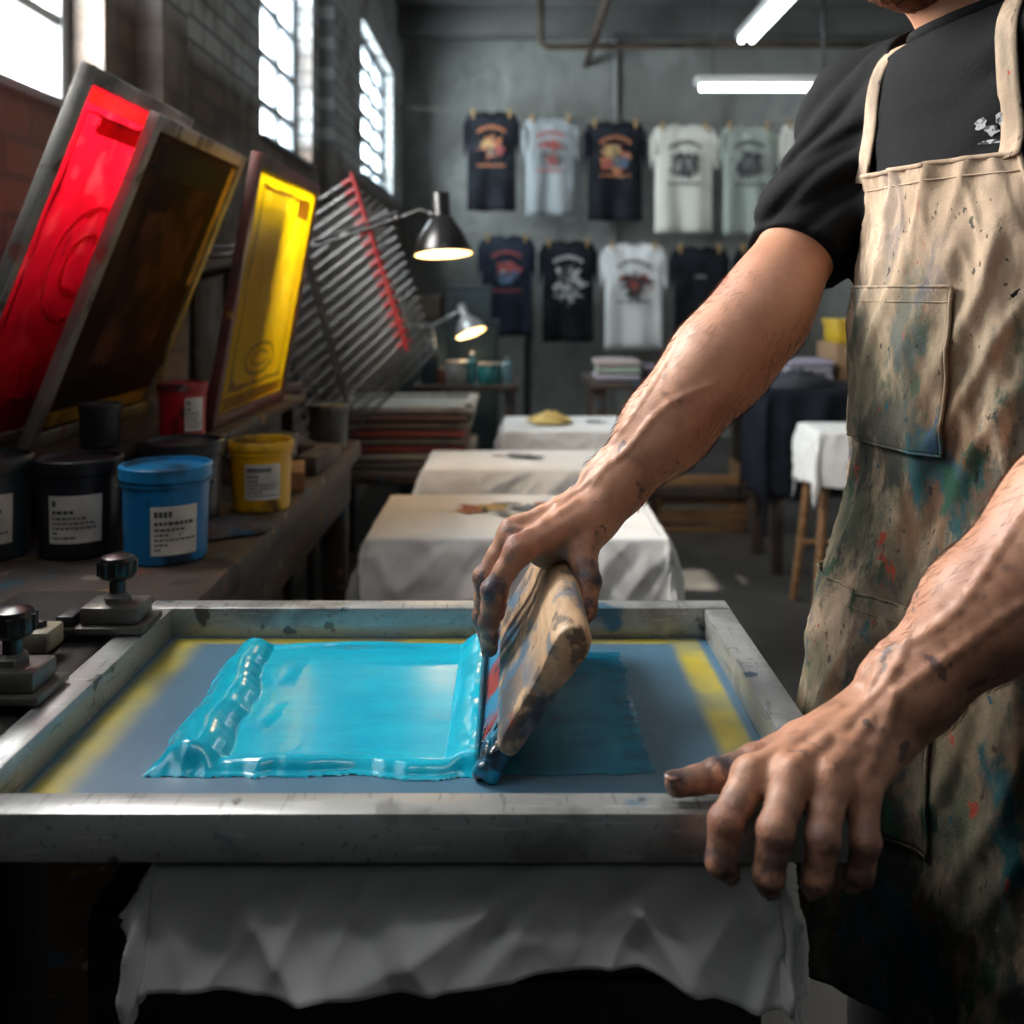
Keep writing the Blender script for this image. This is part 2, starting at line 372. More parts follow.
def fkeep(x, y):
    return x < .116+.006*nz(y*9,3,0)+.004*nz(y*36,3,0)+.003*nz(y*90,3,0) and y > .816+.004*nz(x*16,1,7)+.003*nz(x*40,1,2) and y < 1.092+.004*nz(x*14,6,7)+.002*nz(x*50,6,7)
def ff(u, v):
    x = -.035+.165*u; y = .800+.305*v
    e = min(.116-x, y-.816, 1.092-y)
    return Vector((x, y, ZM+.0005+.0016*math.exp(-((e-.006)/.005)**2)*max(0,.3+1.2*nz(x*10,y*10,2))+.0003*nz(x*8,y*30,5)))
obj('thin_film', MB().grid(ff, 190, 300, lambda u, v: fkeep(-.035+.165*u, .800+.305*v)), thinm, ik, 180)

# squeegee
tl = math.radians(32); S = Vector((math.sin(tl),0,math.cos(tl))); T = Vector((math.cos(tl),0,-math.sin(tl))); SB = Vector((-.022,0,ZM+.003))
sq = thing('squeegee', 'wooden handled squeegee with an ink stained grip dragged through turquoise ink', 'squeegee', (-.022,.95,ZM))
def smoothprof(pr_, n=4):
    out = []; m = len(pr_)
    for i in range(m):
        p0, p1, p2, p3 = [np.array(pr_[(i+k) % m], float) for k in (-1,0,1,2)]
        for k in range(n):
            t = k/n; out.append(tuple(.5*((2*p1)+(-p0+p2)*t+(2*p0-5*p1+4*p2-p3)*t*t+(-p0+3*p1-3*p2+p3)*t**3)))
    return out
def extrude(prof, ya, yb, rnd=.005):
    mb = MB(); n = len(prof); rows = []
    cxm = sum(p[0] for p in prof)/n; cym = sum(p[1] for p in prof)/n
    ys = [(ya,.62),(ya+rnd*.12,.78),(ya+rnd*.4,.91),(ya+rnd,1)]+[(ya+rnd+(yb-ya-2*rnd)*j/20,1) for j in range(1,20)]+[(yb-rnd,1),(yb-rnd*.4,.91),(yb-rnd*.12,.78),(yb,.62)]
    for yy, k in ys:
        k = 1-(1-k)*.45
        rows.append([mb.bm.verts.new(SB+S*(cxm+(p[0]-cxm)*(1-(1-k)*.4))+T*(cym+(p[1]-cym)*k)+Vector((0,yy,0))) for p in prof])
    for A, B in zip(rows, rows[1:]):
        for i in range(n): mb.bm.faces.new((A[i], A[(i+1)%n], B[(i+1)%n], B[i]))
    mb.bm.faces.new(rows[0][::-1]); mb.bm.faces.new(rows[-1])
    bmesh.ops.recalc_face_normals(mb.bm, faces=mb.bm.faces[:])
    return mb
hp = [(.030,-.0066),(.044,-.0100),(.072,-.0106),(.098,-.0114),(.118,-.0146),(.133,-.0150),(.144,-.0106),(.1485,0),(.144,.0106),(.133,.0150),(.118,.0146),(.098,.0114),(.072,.0106),(.044,.0100),(.030,.0066)]
sqw, nt, b = newmat('squeegee wood')
geo = nt.nodes.new('ShaderNodeNewGeometry'); vs = nt.nodes.new('ShaderNodeVectorMath'); vs.operation = 'SUBTRACT'; vs.inputs[1].default_value = SB; nt.links.new(geo.outputs['Position'], vs.inputs[0])
vd = nt.nodes.new('ShaderNodeVectorMath'); vd.operation = 'DOT_PRODUCT'; vd.inputs[1].default_value = S; nt.links.new(vs.outputs[0], vd.inputs[0]); sxx = nt.nodes.new('ShaderNodeSeparateXYZ'); nt.links.new(geo.outputs['Position'], sxx.inputs[0])
cur = mixc(nt, noise_mask(nt, 30, .3, .7, (0,0,0), (5,.6,5), 6), lin((204,172,136)), lin((170,136,102)))
cur = mixc(nt, noise_mask(nt, 14, .46, .68, (4,0,0), (2,1,2), 10), cur, lin((122,96,74)), .6)
lowm = mr(vd.outputs['Value'], .115, .045)
cur = mixc(nt, mx_(lowm, noise_mask(nt, 36, .38, .52, (1,2,3), (1,.7,1), 12), 'MULTIPLY'), cur, lin((40,46,56)), .88)
cur = mixc(nt, mx_(lowm, noise_mask(nt, 30, .50, .57, (8,2,3), (1,.7,1), 12), 'MULTIPLY'), cur, lin((14,100,134)), .85)
cur = mixc(nt, mx_(lowm, noise_mask(nt, 50, .63, .66, (3,9,3), (1,.7,1), 12), 'MULTIPLY'), cur, lin((150,62,46)), .6)
cur = mixc(nt, noise_mask(nt, 26, .555, .61, (6,6,3), (1.3,.7,1.3), 12), cur, lin((58,92,114)), .7)
cur = mixc(nt, noise_mask(nt, 40, .58, .63, (16,6,3), (1.3,.7,1.3), 12), cur, lin((50,47,48)), .75)
nt.links.new(cur, b.inputs['Base Color']); b.inputs['Roughness'].default_value = .5
obj('handle', extrude(smoothprof(hp), .790, 1.112, .008), sqw, sq, 60)
obj('blade', extrude([(0,-.0042),(.06,-.0042),(.06,.0042),(0,.0042)], .800, 1.104, .002), PM('red blade', (150,58,48), .4, 0, [((8,132,168),20,.42,.52,.9),((20,30,40),30,.58,.64,.8)]), sq)

# ------------------------------------------------------------------ clamps at the hinge side
clm = PM('clamp steel', (104,101,96), .42, .6, [((48,46,44),14,.42,.65),((150,148,142),40,.64,.72,.5),((30,100,130),20,.66,.70,.7)], (40,.1))
def clamp(x, y, label):
    t = thing('screen_clamp', label, 'clamp', (x,y,.922), 'clamps on the left screen rail')
    obj('bracket', MB().box2((x-.055,y-.032,.922), (x+.038,y+.030,.929), .0015).box2((x-.032,y-.024,.929), (x+.030,y+.024,.948), .004), clm, t)
    obj('jaw', MB().box2((x-.055,y-.028,.929), (x-.036,y+.026,.940), .002), darksteel, t)
    obj('bolt', MB().lathe([(.0065,0),(.0065,.05),(0,.05)], (x,y,.946), 12), steel, t)
    obj('collar', MB().lathe([(.015,.948),(.015,.954),(.010,.958),(0,.958)], (x,y,0), 6), clm, t)
    cap = [(.0085,.958),(.0085,.970),(.017,.974),(.0195,.979),(.0195,.990),(.0165,.996),(.007,.999),(0,.999)]
    mbk = MB().lathe([(0,.958)]+cap, (x,y,0), 28)
    for k in range(10): a = 2*PI*k/10; mbk.tube([(x+.0185*math.cos(a),y+.0185*math.sin(a),.978),(x+.0185*math.cos(a),y+.0185*math.sin(a),.992)], .003, 6)
    obj('knob', mbk, blackp, t)
    return t
clamp(-.424, 1.075, 'black knobbed steel clamp at the far left of the screen')
clamp(-.447, .895, 'black knobbed steel clamp at left photo edge nearer the front rail')
t = thing('hinge_block', 'small cream metal block between the two black knobbed clamps', 'bracket', (-.475,1.005,.922))
obj('block', MB().box((-.475,1.005,.933), (.034,.04,.022), .004), PM('cream paint', (150,142,120), .5, 0, [((80,74,66),20,.45,.65)]), t)
obj('screw', MB().lathe([(.007,0),(.007,.006),(0,.008)], (-.475,1.005,.944), 12), darksteel, t)

# ------------------------------------------------------------------ workbench at left
BZ = .893
wb = thing('workbench', 'dark paint stained wooden bench along the left brick wall', 'workbench', (-.67,1.9,0))
obj('worktop', MB().box2((-.945,1.25,BZ-.045), (-.395,2.62,BZ), .005), darkwood, wb)
obj('front_rail', MB().box2((-.93,1.28,BZ-.15), (-.42,1.31,BZ-.045), .003).box2((-.44,1.31,BZ-.15), (-.415,2.58,BZ-.045), .003), darkwood, wb)
for (xx, yy) in ((-.90,1.30),(-.45,1.30),(-.90,2.55),(-.45,2.55)):
    obj('leg', MB().box2((xx-.03,yy-.03,0), (xx+.03,yy+.03,BZ-.045), .004), darkwood, wb)
obj('lower_shelf', MB().box2((-.92,1.3,.30), (-.43,2.55,.325), .003), darkwood, wb)
SZ = 1.016
sh = thing('shelf_riser', 'low dark plank shelf on the bench carrying the leaning screens', 'shelf', (-.75,2.0,BZ))
obj('plank', MB().box2((-.94,1.56,SZ-.02), (-.66,2.6,SZ), .003), darkwood, sh)
obj('plank', MB().box2((-.658,1.755,SZ-.02), (-.535,2.6,SZ), .003), darkwood, sh)
for (xx, yy) in ((-.92,1.6),(-.92,2.55),(-.57,2.55),(-.57,1.90)):
    obj('leg', MB().box2((xx-.015,yy-.015,BZ), (xx+.015,yy+.015,SZ-.02), .002), darkwood, sh)
o = obj('stop_rail', MB().box2((-.93,2.57,SZ), (-.54,2.6,SZ+.03), .003), darkwood, sh)

def leaning(label, BL, W, H, lean, fm, mm_, inks, rings=(), rw=.026, th=.020):
    R = Matrix.Translation(Vector(BL)) @ Matrix.Rotation(math.radians(lean), 4, 'Y')
    t = thing('silkscreen_frame', label, 'screen', BL, 'screens leaning on the bench')
    def part(name, lo, hi, m, bev=.002, par=None):
        mb = MB().box2(lo, hi, bev); bmesh.ops.transform(mb.bm, matrix=R, verts=mb.bm.verts); return obj(name, mb, m, par or t)
    part('rail', (-th,0,0), (0,rw,H), fm); part('rail', (-th,W-rw,0), (0,W,H), fm)
    part('rail', (-th,rw,0), (0,W-rw,rw), fm); part('rail', (-th,rw,H-rw), (0,W-rw,H), fm)
    mx0 = -.006
    mbm = MB().poly([R @ Vector(q) for q in ((mx0,rw-.005,rw-.005),(mx0,W-rw+.005,rw-.005),(mx0,W-rw+.005,H-rw+.005),(mx0,rw-.005,H-rw+.005))])
    obj('mesh', mbm, mm_, t)
    for (name, y0, z0, y1, z1, m, sd, dx, rd_) in inks:
        mb = MB(); n = 120; pts = []
        for k in range(n):
            a = 2*PI*k/n; ca, sa = math.cos(a), math.sin(a); q = max(abs(ca), abs(sa)) if not rd_ else 1; e = .5*(1+.10*nz(ca*3.5,sa*3.5,sd)+.08*nz(ca*12,sa*12,sd)+.04*nz(ca*30,sa*30,sd))
            pts.append(R @ Vector((mx0+.0012+dx, (y0+y1)/2+(y1-y0)*e*ca/q, (z0+z1)/2+(z1-z0)*e*sa/q)))
        mb.poly(pts); obj(name, mb, m, t)
    for (name, y0, z0, y1, z1, m, wd_, sd, rd_) in rings:
        n = 160; mb = MB(); A = []; B_ = []
        for k in range(n):
            a = 2*PI*k/n; ca, sa = math.cos(a), math.sin(a); q = max(abs(ca), abs(sa)) if not rd_ else 1
            hy, hz = (y1-y0)/2*(1+.03*nz(ca*4,sa*4,sd)), (z1-z0)/2*(1+.03*nz(ca*4,sa*4,sd+2)); w = wd_*(.4+2.0*abs(nz(ca*5,sa*5,sd+5))+1.0*abs(nz(ca*16,sa*16,sd)))
            for lst, f in ((A, 0), (B_, 1)): lst.append(mb.bm.verts.new(R @ Vector((mx0+.0012, (y0+y1)/2+(hy-f*w)*ca/q, (z0+z1)/2+(hz-f*w)*sa/q))))
        for k in range(n): mb.bm.faces.new((A[k], A[(k+1)%n], B_[(k+1)%n], B_[k]))
        obj(name, mb, m, t)
    return t
greyf = PM('grey screen frame', (156,154,148), .45, .3, [((84,82,78),9,.45,.65,.8),((160,60,50),12,.64,.68,.65),((34,30,30),14,.61,.67,.75),((196,194,186),30,.62,.7,.4)], (40,.1))
brownf = PM('maroon screen frame', (104,54,46), .5, .1, [((60,40,36),9,.42,.65),((190,150,30),16,.66,.70,.6)], (40,.1))
redm = translucent('red emulsion mesh', (202,12,32), [((150,6,20),6,.42,.62,.7,(1,1,.45)),((230,60,66),14,.57,.70,.5),((120,6,16),20,.61,.68,.55,(1,1,.3))], .6)
redi = translucent('dark red ink', (150,8,22), [((180,20,40),9,.5,.7,.6)], .5)
redl = translucent('pale red stencil', (222,92,92), [((190,24,40),14,.42,.6,.8)], .6)
darkm = PM('dark emulsion mesh', (62,39,33), .85, 0, [((38,26,23),3,.4,.7),((94,62,46),7,.54,.70,.7,(1,1,.5))], spec=.1)
darki = PM('black ink', (12,10,10), .75, 0, [((40,26,22),6,.48,.7,.7)], spec=.2)
darkst = PM('brown stencil', (90,58,45), .85, 0, [((52,35,30),10,.42,.6,.9)], spec=.1)
yelm = translucent('yellow emulsion mesh', (252,206,0), [((228,172,0),6,.42,.64,.7,(1,1,.45)),((255,224,60),14,.58,.72,.4)], .68)
yeld = translucent('ochre ink', (180,136,8), [((140,104,10),9,.4,.65,.8)], .6)
yelo = PM('yellow edge ink', (176,136,16), .5, 0, [((110,84,16),12,.42,.62)])
creamm = translucent('cream tape', (240,214,170), [((200,160,110),9,.4,.65)], .7)
leaning('grey framed screen coated in bright red ink, furthest left', (-.866,1.495,SZ), .48, .65, 21.6, greyf, redm,
 [('tape',.035,.596,.44,.620,creamm,3,.0006,0),('ink_smear',.05,.030,.42,.085,redi,6,.0006,0),('ink_smear',.10,.555,.40,.585,redi,16,.0008,0)],
 [('ink_edge',.05,.085,.43,.585,redi,.006,3,0),('stencil',.12,.22,.36,.44,redl,.010,4,1),('stencil',.17,.27,.31,.39,redl,.012,7,1)])
leaning('grey framed screen with dark brown black mesh and yellow edge', (-.800,1.65,SZ), .54, .60, 21.6, greyf, darkm,
 [('stencil',.12,.14,.42,.44,darkst,5,0,0),('ink_smear',.06,.50,.48,.56,darki,2,.0004,0),('ink_smear',.478,.30,.508,.565,yelo,6,.0004,0),('ink_smear',.45,.20,.475,.52,darki,8,.0006,0),('ink_smear',.04,.034,.50,.062,yelo,7,.0006,0),('ink_smear',.06,.07,.46,.12,darki,9,.0008,0)])
leaning('maroon framed screen with bright yellow mesh, right of the dark screen', (-.566,1.886,SZ), .59, .536, 10.1, brownf, yelm,
 [('ink_smear',.05,.03,.54,.055,yeld,5,.0004,0),('ink_smear',.40,.44,.52,.485,yeld,15,.0006,0)],
 [('ink_edge',.08,.065,.51,.485,yeld,.010,2,0),('ink_mark',.17,.085,.42,.16,yeld,.008,5,1),('ink_mark',.22,.105,.37,.14,yeld,.006,9,1)])

# ink tubs
paper = PM('label paper', (216,214,206), .7, 0, [((160,156,148),12,.5,.7,.7),((60,60,62),22,.65,.69,.75)])
inktxt = PM('label lettering', (60,62,66), .7)
def tub(name, label, x, y, z, r, h, col, lidcol, labz=(.18,.66), labang=(-.75,.55), bail=False, open_ink=None, cat='ink tub', labelled=True):
    t = thing(name, label, cat, (x,y,z), 'ink tubs on the bench')
    m = PM(name+' plastic', col, .35, 0, [(tuple(int(c*.5) for c in col),10,.46,.60,.85,(1,1,.4)),((20,20,22),16,.58,.65,.8,(1,1,.5)),(tuple(min(255,int(c*1.3+30)) for c in col),22,.64,.70,.6,(1,1,.4))])
    rb = r*.9
    obj('body', MB().lathe([(0,0),(rb-.004,0),(rb,.004),(r*.955,h*.78),(r*.955,h*.80),(r*1.0,h*.805),(r*1.0,h*.83),(r*.965,h*.835),(r*.97,h*.9),(r*.94,h*.9),(r*.90,h*.6),(0,h*.6)], (x,y,z), 40), m, t)
    lm = PM(name+' lid', lidcol, .4, 0, [((24,24,26),12,.49,.61,.8),((120,120,118),24,.66,.70,.5)])
    if open_ink: obj('ink', MB().lathe([(0,h*.9),(r*.9,h*.9),(r*.94,h*.88),(r*.93,h*.7)], (x,y,z), 40), PM(name+' ink', open_ink, .2), t)
    obj('lid', MB().lathe([(r*.97,h*.86),(r*1.03,h*.865),(r*1.03,h*.985),(r*1.0,h),(r*.92,h),(r*.9,h*.96),(0,h*.96)] if not open_ink else [(r*.95,h*.88),(r*1.03,h*.885),(r*1.04,h*.97),(r*.99,h),(r*.93,h*.985),(r*.93,h*.88)], (x,y,z), 40), lm, t)
    a0 = math.atan2(-y, -x)
    def lf(u, v):
        a = a0+labang[0]+(labang[1]-labang[0])*u; zz = h*(labz[0]+(labz[1]-labz[0])*v); rr = rb+(r*.955-rb)*zz/(h*.78)+.0012
        return Vector((x+rr*math.cos(a), y+rr*math.sin(a), z+zz))
    if labelled:
        pl = obj('paper_label', MB().grid(lf, 16, 4), paper, t)
        mb = MB(); rd = random.Random(name+label)
        for k, (v0, v1) in enumerate(((.78,.9),(.62,.69),(.5,.55),(.4,.44),(.3,.34),(.2,.24),(.1,.14))):
            u = .08
            while u < .86:
                w = rd.uniform(.04,.11)
                if k == 0: w = .07
                q = []
                for (uu, vv) in ((u,v0),(u+w,v0),(u+w,v1),(u,v1)):
                    p = lf(uu, vv); c0 = Vector((x, y, p.z)); q.append(p+(p-c0).normalized()*.0007)
                mb.poly(q); u += w+.025
                if rd.random() < .12: break
        obj('lettering', mb, inktxt, pl)
    if bail:
        pts = []
        for k in range(13):
            a = -.2+(PI+.4)*k/12; pts.append((x+math.cos(a+a0+PI/2)*r*1.06, y+math.sin(a+a0+PI/2)*r*1.06, z+h*.80-.03*math.sin(max(0,min(PI,a)))))
        obj('handle', MB().tube(pts, .0018, 8), steel, t)
    return t
tub('ink_tub', 'slate grey ink tub with white label, cut by the left photo edge', -.768, 1.47, BZ, .059, .148, (44,54,60), (36,44,48))
tub('ink_tub', 'dark purple black ink tub with white label beside the blue one', -.645, 1.49, BZ, .061, .143, (30,28,40), (26,24,32))
tub('ink_tub', 'bright blue ink tub with white label at the bench front', -.505, 1.46, BZ, .064, .138, (14,112,168), (20,124,180), (.12,.62), (-.35,.75), True)
tub('ink_tub', 'black ink tub half hidden behind the blue tub', -.545, 1.665, BZ, .063, .142, (30,32,34), (40,42,46))
tub('ink_tub', 'yellow ink tub with pale label and stained rim on the bench', -.449, 1.79, BZ, .056, .124, (222,168,10), (226,176,30), (.2,.7), (-.55,.65), True, (120,84,14))
tub('ink_tub', 'small red ink tub on the plank below the yellow screen', -.600, 1.82, SZ, .044, .10, (170,20,34), (150,20,32), (.15,.75), (.1,.95))
tub('ink_tub', 'small grey tub at the far end of the bench by the drying rack', -.455, 2.48, BZ, .05, .11, (60,62,64), (80,82,84), labelled=False)
tub('ink_tub', 'dark lidded tub between the black tub and the small red tub', -.70, 1.70, SZ, .035, .075, (36,40,44), (50,54,58), labelled=False)
tub('ink_tub', 'pale grey white tub on the bench behind the wooden offcuts', -.50, 2.14, BZ, .042, .085, (120,120,114), (90,90,86), labelled=False)
for i, (xx, yy, rz, L) in enumerate(((-.44,2.0,.2,.14),(-.425,2.2,-.1,.2),(-.49,2.33,.5,.14))):
    o = obj('wood_block', MB().box((xx,yy,BZ+.0205), (.05,L,.04), .003, Matrix.Rotation(rz,3,'Z')), (wood,darkwood,darkwood)[i], None)
    tag(o, ('pale wooden offcut on the bench behind the yellow tub','dark wooden offcut in the middle of three on the bench edge','dark wooden offcut turned askew beside the small grey tub')[i], 'wood block')
def bench_rag(u, v):
    a = u*2*PI; r = .055*v; return V(-.455+r*math.cos(a)*(1+.3*math.sin(2*a+1)), 1.615+r*math.sin(a)*(1.1+.2*math.cos(3*a)), BZ+.003+.020*(1-v)**.7+.010*abs(nz(math.cos(a)*v*4,math.sin(a)*v*4,5))*(1 if v < .95 else .2))
tag(obj('rag', MB().grid(bench_rag, 36, 12), PM('dirty rag', (86,82,78), .9, 0, [((30,40,50),12,.45,.6),((20,90,120),16,.6,.66),((150,60,40),20,.66,.7)]), None, 180), 'crumpled dark ink stained rag on the bench beside the blue tub', 'rag')

# ------------------------------------------------------------------ drying rack
rk = thing('drying_rack', 'steel drying rack with many tilted wire trays and red corners', 'drying rack', (-.6,2.95,0))
for yy in (2.78,3.1):
    obj('post', MB().tube([(-.88,yy,0),(-.88,yy,1.35)], .016), darksteel, rk)
    obj('post', MB().tube([(-.62,yy,0),(-.62,yy,1.0)], .016), darksteel, rk)
    obj('arm', MB().tube([(-.88,yy,1.32),(-.70,yy,1.37)], .012), darksteel, rk)
    obj('foot', MB().box2((-.92,yy-.025,0), (-.56,yy+.025,.03), .004), darksteel, rk)
trm = PM('tray wire', (92,94,94), .4, .5); redc = PM('red coating', (132,24,32), .5)
A0 = P(350,180,2.75); A1 = P(406,340,2.75); E1 = Vector((-.31,0,-.25)); E2 = Vector((.055,.40,-.05)); NT = 17
for i in range(NT):
    f_ = i/(NT-1); q = A0.lerp(A1, f_); mb = MB(); e1 = E1+V(0,0,.05-.10*f_)*1.0
    mb.tube([q, q+e1], .0045, 8); mb.tube([q+E2, q+e1+E2], .0045, 8); mb.tube([q+e1, q+e1+E2], .0045, 8)
    for k in range(1, 6): mb.tube([q+E2*(k/6), q+E2*(k/6)+e1], .0017, 6)
    mb.tube([q+e1*.5, q+e1*.5+E2], .0017, 6)
    tr = obj('tray', mb, trm, rk)
    obj('red_edge', MB().tube([q+e1*.0, q+e1*.07], .007, 8).tube([q, q+E2*.13], .007, 8), redc, tr)
obj('side_bar', MB().tube([A0+E1*.95+V(0,.19,.05), A1+E1*.95+V(0,.19,-.06)], .012), darksteel, rk)
obj('side_bar', MB().tube([A0+E1*.5+V(0,-.012,.04), A1+E1*.5+V(0,-.012,-.07), (-.62,2.78,.99)], .009), darksteel, rk)
obj('side_bar', MB().tube([A0+V(.004,-.006,.02), A1+V(.004,-.006,-.03)], .0055), redc, rk)

# ------------------------------------------------------------------ lamps
warm = PM('glowing bulb', (255,225,160), .4, emis=((255,196,110), 14))
lampin = PM('lamp inner', (240,225,190), .5, emis=((255,184,90), 1.1))
def shade(t, tip, ax, r, L, m, dia=.02):
    ax = Vector(ax).normalized(); Mx = Vector((0,0,1)).rotation_difference(ax).to_matrix().to_4x4()
    out = [(dia*.8,-.03*L/.1),(dia,-.028*L/.1),(dia,.2*L),(dia*1.3,.26*L),(r*.55,.40*L),(r*.80,.60*L),(r*.94,.82*L),(r,.95*L),(r,L),(r*.97,L)]
    obj('lamp_shade', MB().lathe([(0,-.03*L/.1)]+out, tip, 36, Mx), m, t)
    obj('inner_reflector', MB().lathe([(r*.965,L*.995),(r*.91,.82*L),(r*.77,.61*L),(r*.52,.42*L),(dia*1.1,.3*L),(0,.27*L)], tip, 36, Mx), lampin, t)
    obj('bulb', MB().ell(Vector(tip)+ax*L*.64, (r*.33,)*3), warm, t)
    return Vector(tip)+ax*L*.62
lt = thing('swing_arm_lamp', 'black swing arm lamp with warm bulb beside the yellow screen', 'lamp', (-.94,2.62,1.30))
obj('wall_bracket', MB().box2((-.949,2.58,1.24), (-.92,2.66,1.40), .004), blackp, lt)
tip = P(441,207,2.6); el = P(398,219,2.62)
obj('arm', MB().tube([(-.93,2.62,1.36), P(318,246,2.62), el], .006).tube([V(-.93,2.62,1.385), P(318,240,2.62), el+V(0,0,.018)], .004), blackp, lt)
obj('arm', MB().tube([el, P(420,210,2.61), tip+V(-.02,0,-.02)], .006), blackp, lt)
obj('joint', MB().ell(el, (.014,.014,.014)), blackp, lt); obj('joint', MB().ell(tip+V(-.022,0,-.02), (.012,.012,.012)), blackp, lt)
bl = shade(lt, tip, (.06,-.12,-1), .076, .125, blackp, .024)
point('lamp_glow', bl+V(0,0,-.06), 1.6, (1,.74,.45), .03)
tb = thing('back_table', 'dark side table behind the draped platens holding a small lamp', 'table', (-.2,4.85,0))
obj('table_top', MB().box2((-.46,4.6,.82), (.03,5.15,.85), .004), darkwood, tb)
for xx in (-.42,-.01):
    for yy in (4.65,5.1): obj('leg', MB().box2((xx-.025,yy-.025,0), (xx+.025,yy+.025,.82), .003), darkwood, tb)
obj('shelf', MB().box2((-.44,4.64,.35), (.01,5.12,.37), .003), darkwood, tb)
l2 = thing('task_lamp', 'small silver task lamp glowing on the dark back table', 'lamp', (-.36,4.92,.85))
obj('base', MB().lathe([(0,0),(.06,0),(.06,.012),(.015,.02),(0,.02)], (-.36,4.92,.85)), darksteel, l2)
t2 = P(463,311,4.9)
obj('arm', MB().tube([(-.36,4.92,.86), P(432,326,4.9), t2+V(-.01,0,.005)], .007), steel, l2)
obj('arm', MB().tube([P(432,326,4.9), P(402,324,4.9)], .006), steel, l2)
b2 = shade(l2, t2, (.35,-.25,-.9), .075, .12, PM('pale lamp metal', (170,172,170), .4, .5), .02)
point('task_glow', b2+V(.01,-.02,-.07), 2.0, (1,.78,.5), .03)
for i, (px, w, h, col, lab, nm_) in enumerate(((457,.055,.10,(150,150,146),'grey tin can on the dark back table','tin_can'),(430,.045,.2,(40,56,62),'tall dark bottle on the dark back table','bottle'),(489,.055,.09,(40,110,112),'teal glass jar at right end of the dark back table','glass_jar'),(442,.028,.07,(110,60,50),'little rust brown pot on the dark back table','pot'),(472,.022,.14,(60,120,130),'slim teal bottle between tin can and teal jar','bottle'),(507,.028,.12,(110,140,150),'slim pale blue bottle at the end of the back table','bottle'))):
    p = P(px, 0, 4.7); p.z = .85; bo = nm_ == 'bottle'
    t = thing(nm_, lab, nm_.split('_')[-1], p)
    obj('body', MB().lathe([(0,0),(w*.95,0),(w,.004),(w,h*.75),(w*(.4 if bo else .9),h*.85),(w*(.4 if bo else .9),h),(0,h)], p, 24), PM('jar col', col, .35, .4 if i == 0 else 0), t)
    obj('lid', MB().lathe([(w*(.45 if bo else .95),h*.98),(w*(.45 if bo else .95),h*1.06),(0,h*1.06)], p, 24), steel, t)
t = thing('storage_cabinet', 'dark green metal cabinet behind the back table with small lamp', 'cabinet', (-.35,5.7,0))
obj('cabinet_body', MB().box2((-.62,5.5,0), (-.08,5.95,1.12), .008), PM('cabinet green', (44,62,62), .45, .1, [((34,44,44),5,.4,.7)]), t)
for k in (0,1):
    d = obj('door', MB().box2((-.61+k*.265,5.485,.05), (-.355+k*.265,5.5,1.09), .004), PM('cabinet door', (52,72,72), .45, .1, [((38,50,50),5,.4,.7)]), t)
    obj('handle', MB().tube([(-.38+k*.06,5.47,.62),(-.38+k*.06,5.47,.74)], .007), steel, d)
for i, (x0, z0, w, h, c, lab) in enumerate(((-.60,1.12,.2,.14,(96,84,70),'brown box on top of the dark green cabinet, left one'),(-.36,1.12,.24,.2,(70,84,88),'blue grey crate on top of the dark green cabinet'))):
    o = obj('storage_box', MB().box2((x0,5.55,z0), (x0+w,5.85,z0+h), .006).box2((x0-.006,5.544,z0+h-.03), (x0+w+.006,5.856,z0+h-.004), .003), PM('storage box', c, .7, 0, [(tuple(int(q*.6) for q in c),5,.45,.7)]), None); tag(o, lab, 'box')

# ------------------------------------------------------------------ stacked frames on a cart
ct = thing('cart', 'low dark cart under the stack of flat screens', 'cart', (-.39,3.5,0))
obj('cart_top', MB().box2((-.66,3.25,.655), (-.10,3.75,.68), .004), darkwood, ct)
for xx in (-.60,-.16):
    for yy in (3.29,3.71): obj('leg', MB().box2((xx-.02,yy-.02,.0), (xx+.02,yy+.02,.655), .003), darksteel, ct)
obj('shelf', MB().box2((-.62,3.27,.3), (-.14,3.73,.32), .003), darkwood, ct)
nm = ['bottom','second from bottom','third from bottom','fourth from bottom','fifth from bottom','sixth from bottom','seventh from bottom','eighth from bottom','top']
for i in range(9):
    z = .68+i*.0255; dx = random.uniform(-.028,.028); dy = random.uniform(-.018,.018)
    t = thing('flat_screen', 'flat wooden screen frame, %s of the stack on the dark cart' % nm[i], 'screen', (-.38+dx,3.5+dy,z), 'screens stacked flat on the cart')
    m = PM('stack frame', [(110,98,90),(96,92,88),(156,148,138),(130,54,48),(116,112,106),(144,66,58),(136,126,114),(110,74,64),(176,172,164)][i], .6, 0, [((56,50,46),9,.5,.68,.6)])
    a = (-.63+dx, 3.27+dy); b_ = (-.13+dx, 3.73+dy); w = .035
    for lo, hi in (((a[0],a[1]),(b_[0],a[1]+w)),((a[0],b_[1]-w),(b_[0],b_[1])),((a[0],a[1]+w),(a[0]+w,b_[1]-w)),((b_[0]-w,a[1]+w),(b_[0],b_[1]-w))):
        obj('rail', MB().box2((lo[0],lo[1],z), (hi[0],hi[1],z+.018), .002), m, t)
    obj('mesh', MB().box2((a[0]+w,a[1]+w,z+.002), (b_[0]-w,b_[1]-w,z+.004), 0), PM('stack mesh', [(150,150,140),(120,60,50),(150,150,140),(90,90,90),(140,140,150),(150,150,140),(120,120,110),(150,140,120),(160,160,150)][i], .6), t)
    for xx in (a[0]+.02, b_[0]-.02): obj('spacer', MB().box2((xx-.012,a[1]+.01,z+.018), (xx+.012,a[1]+.03,z+.0255), 0), darksteel, t)

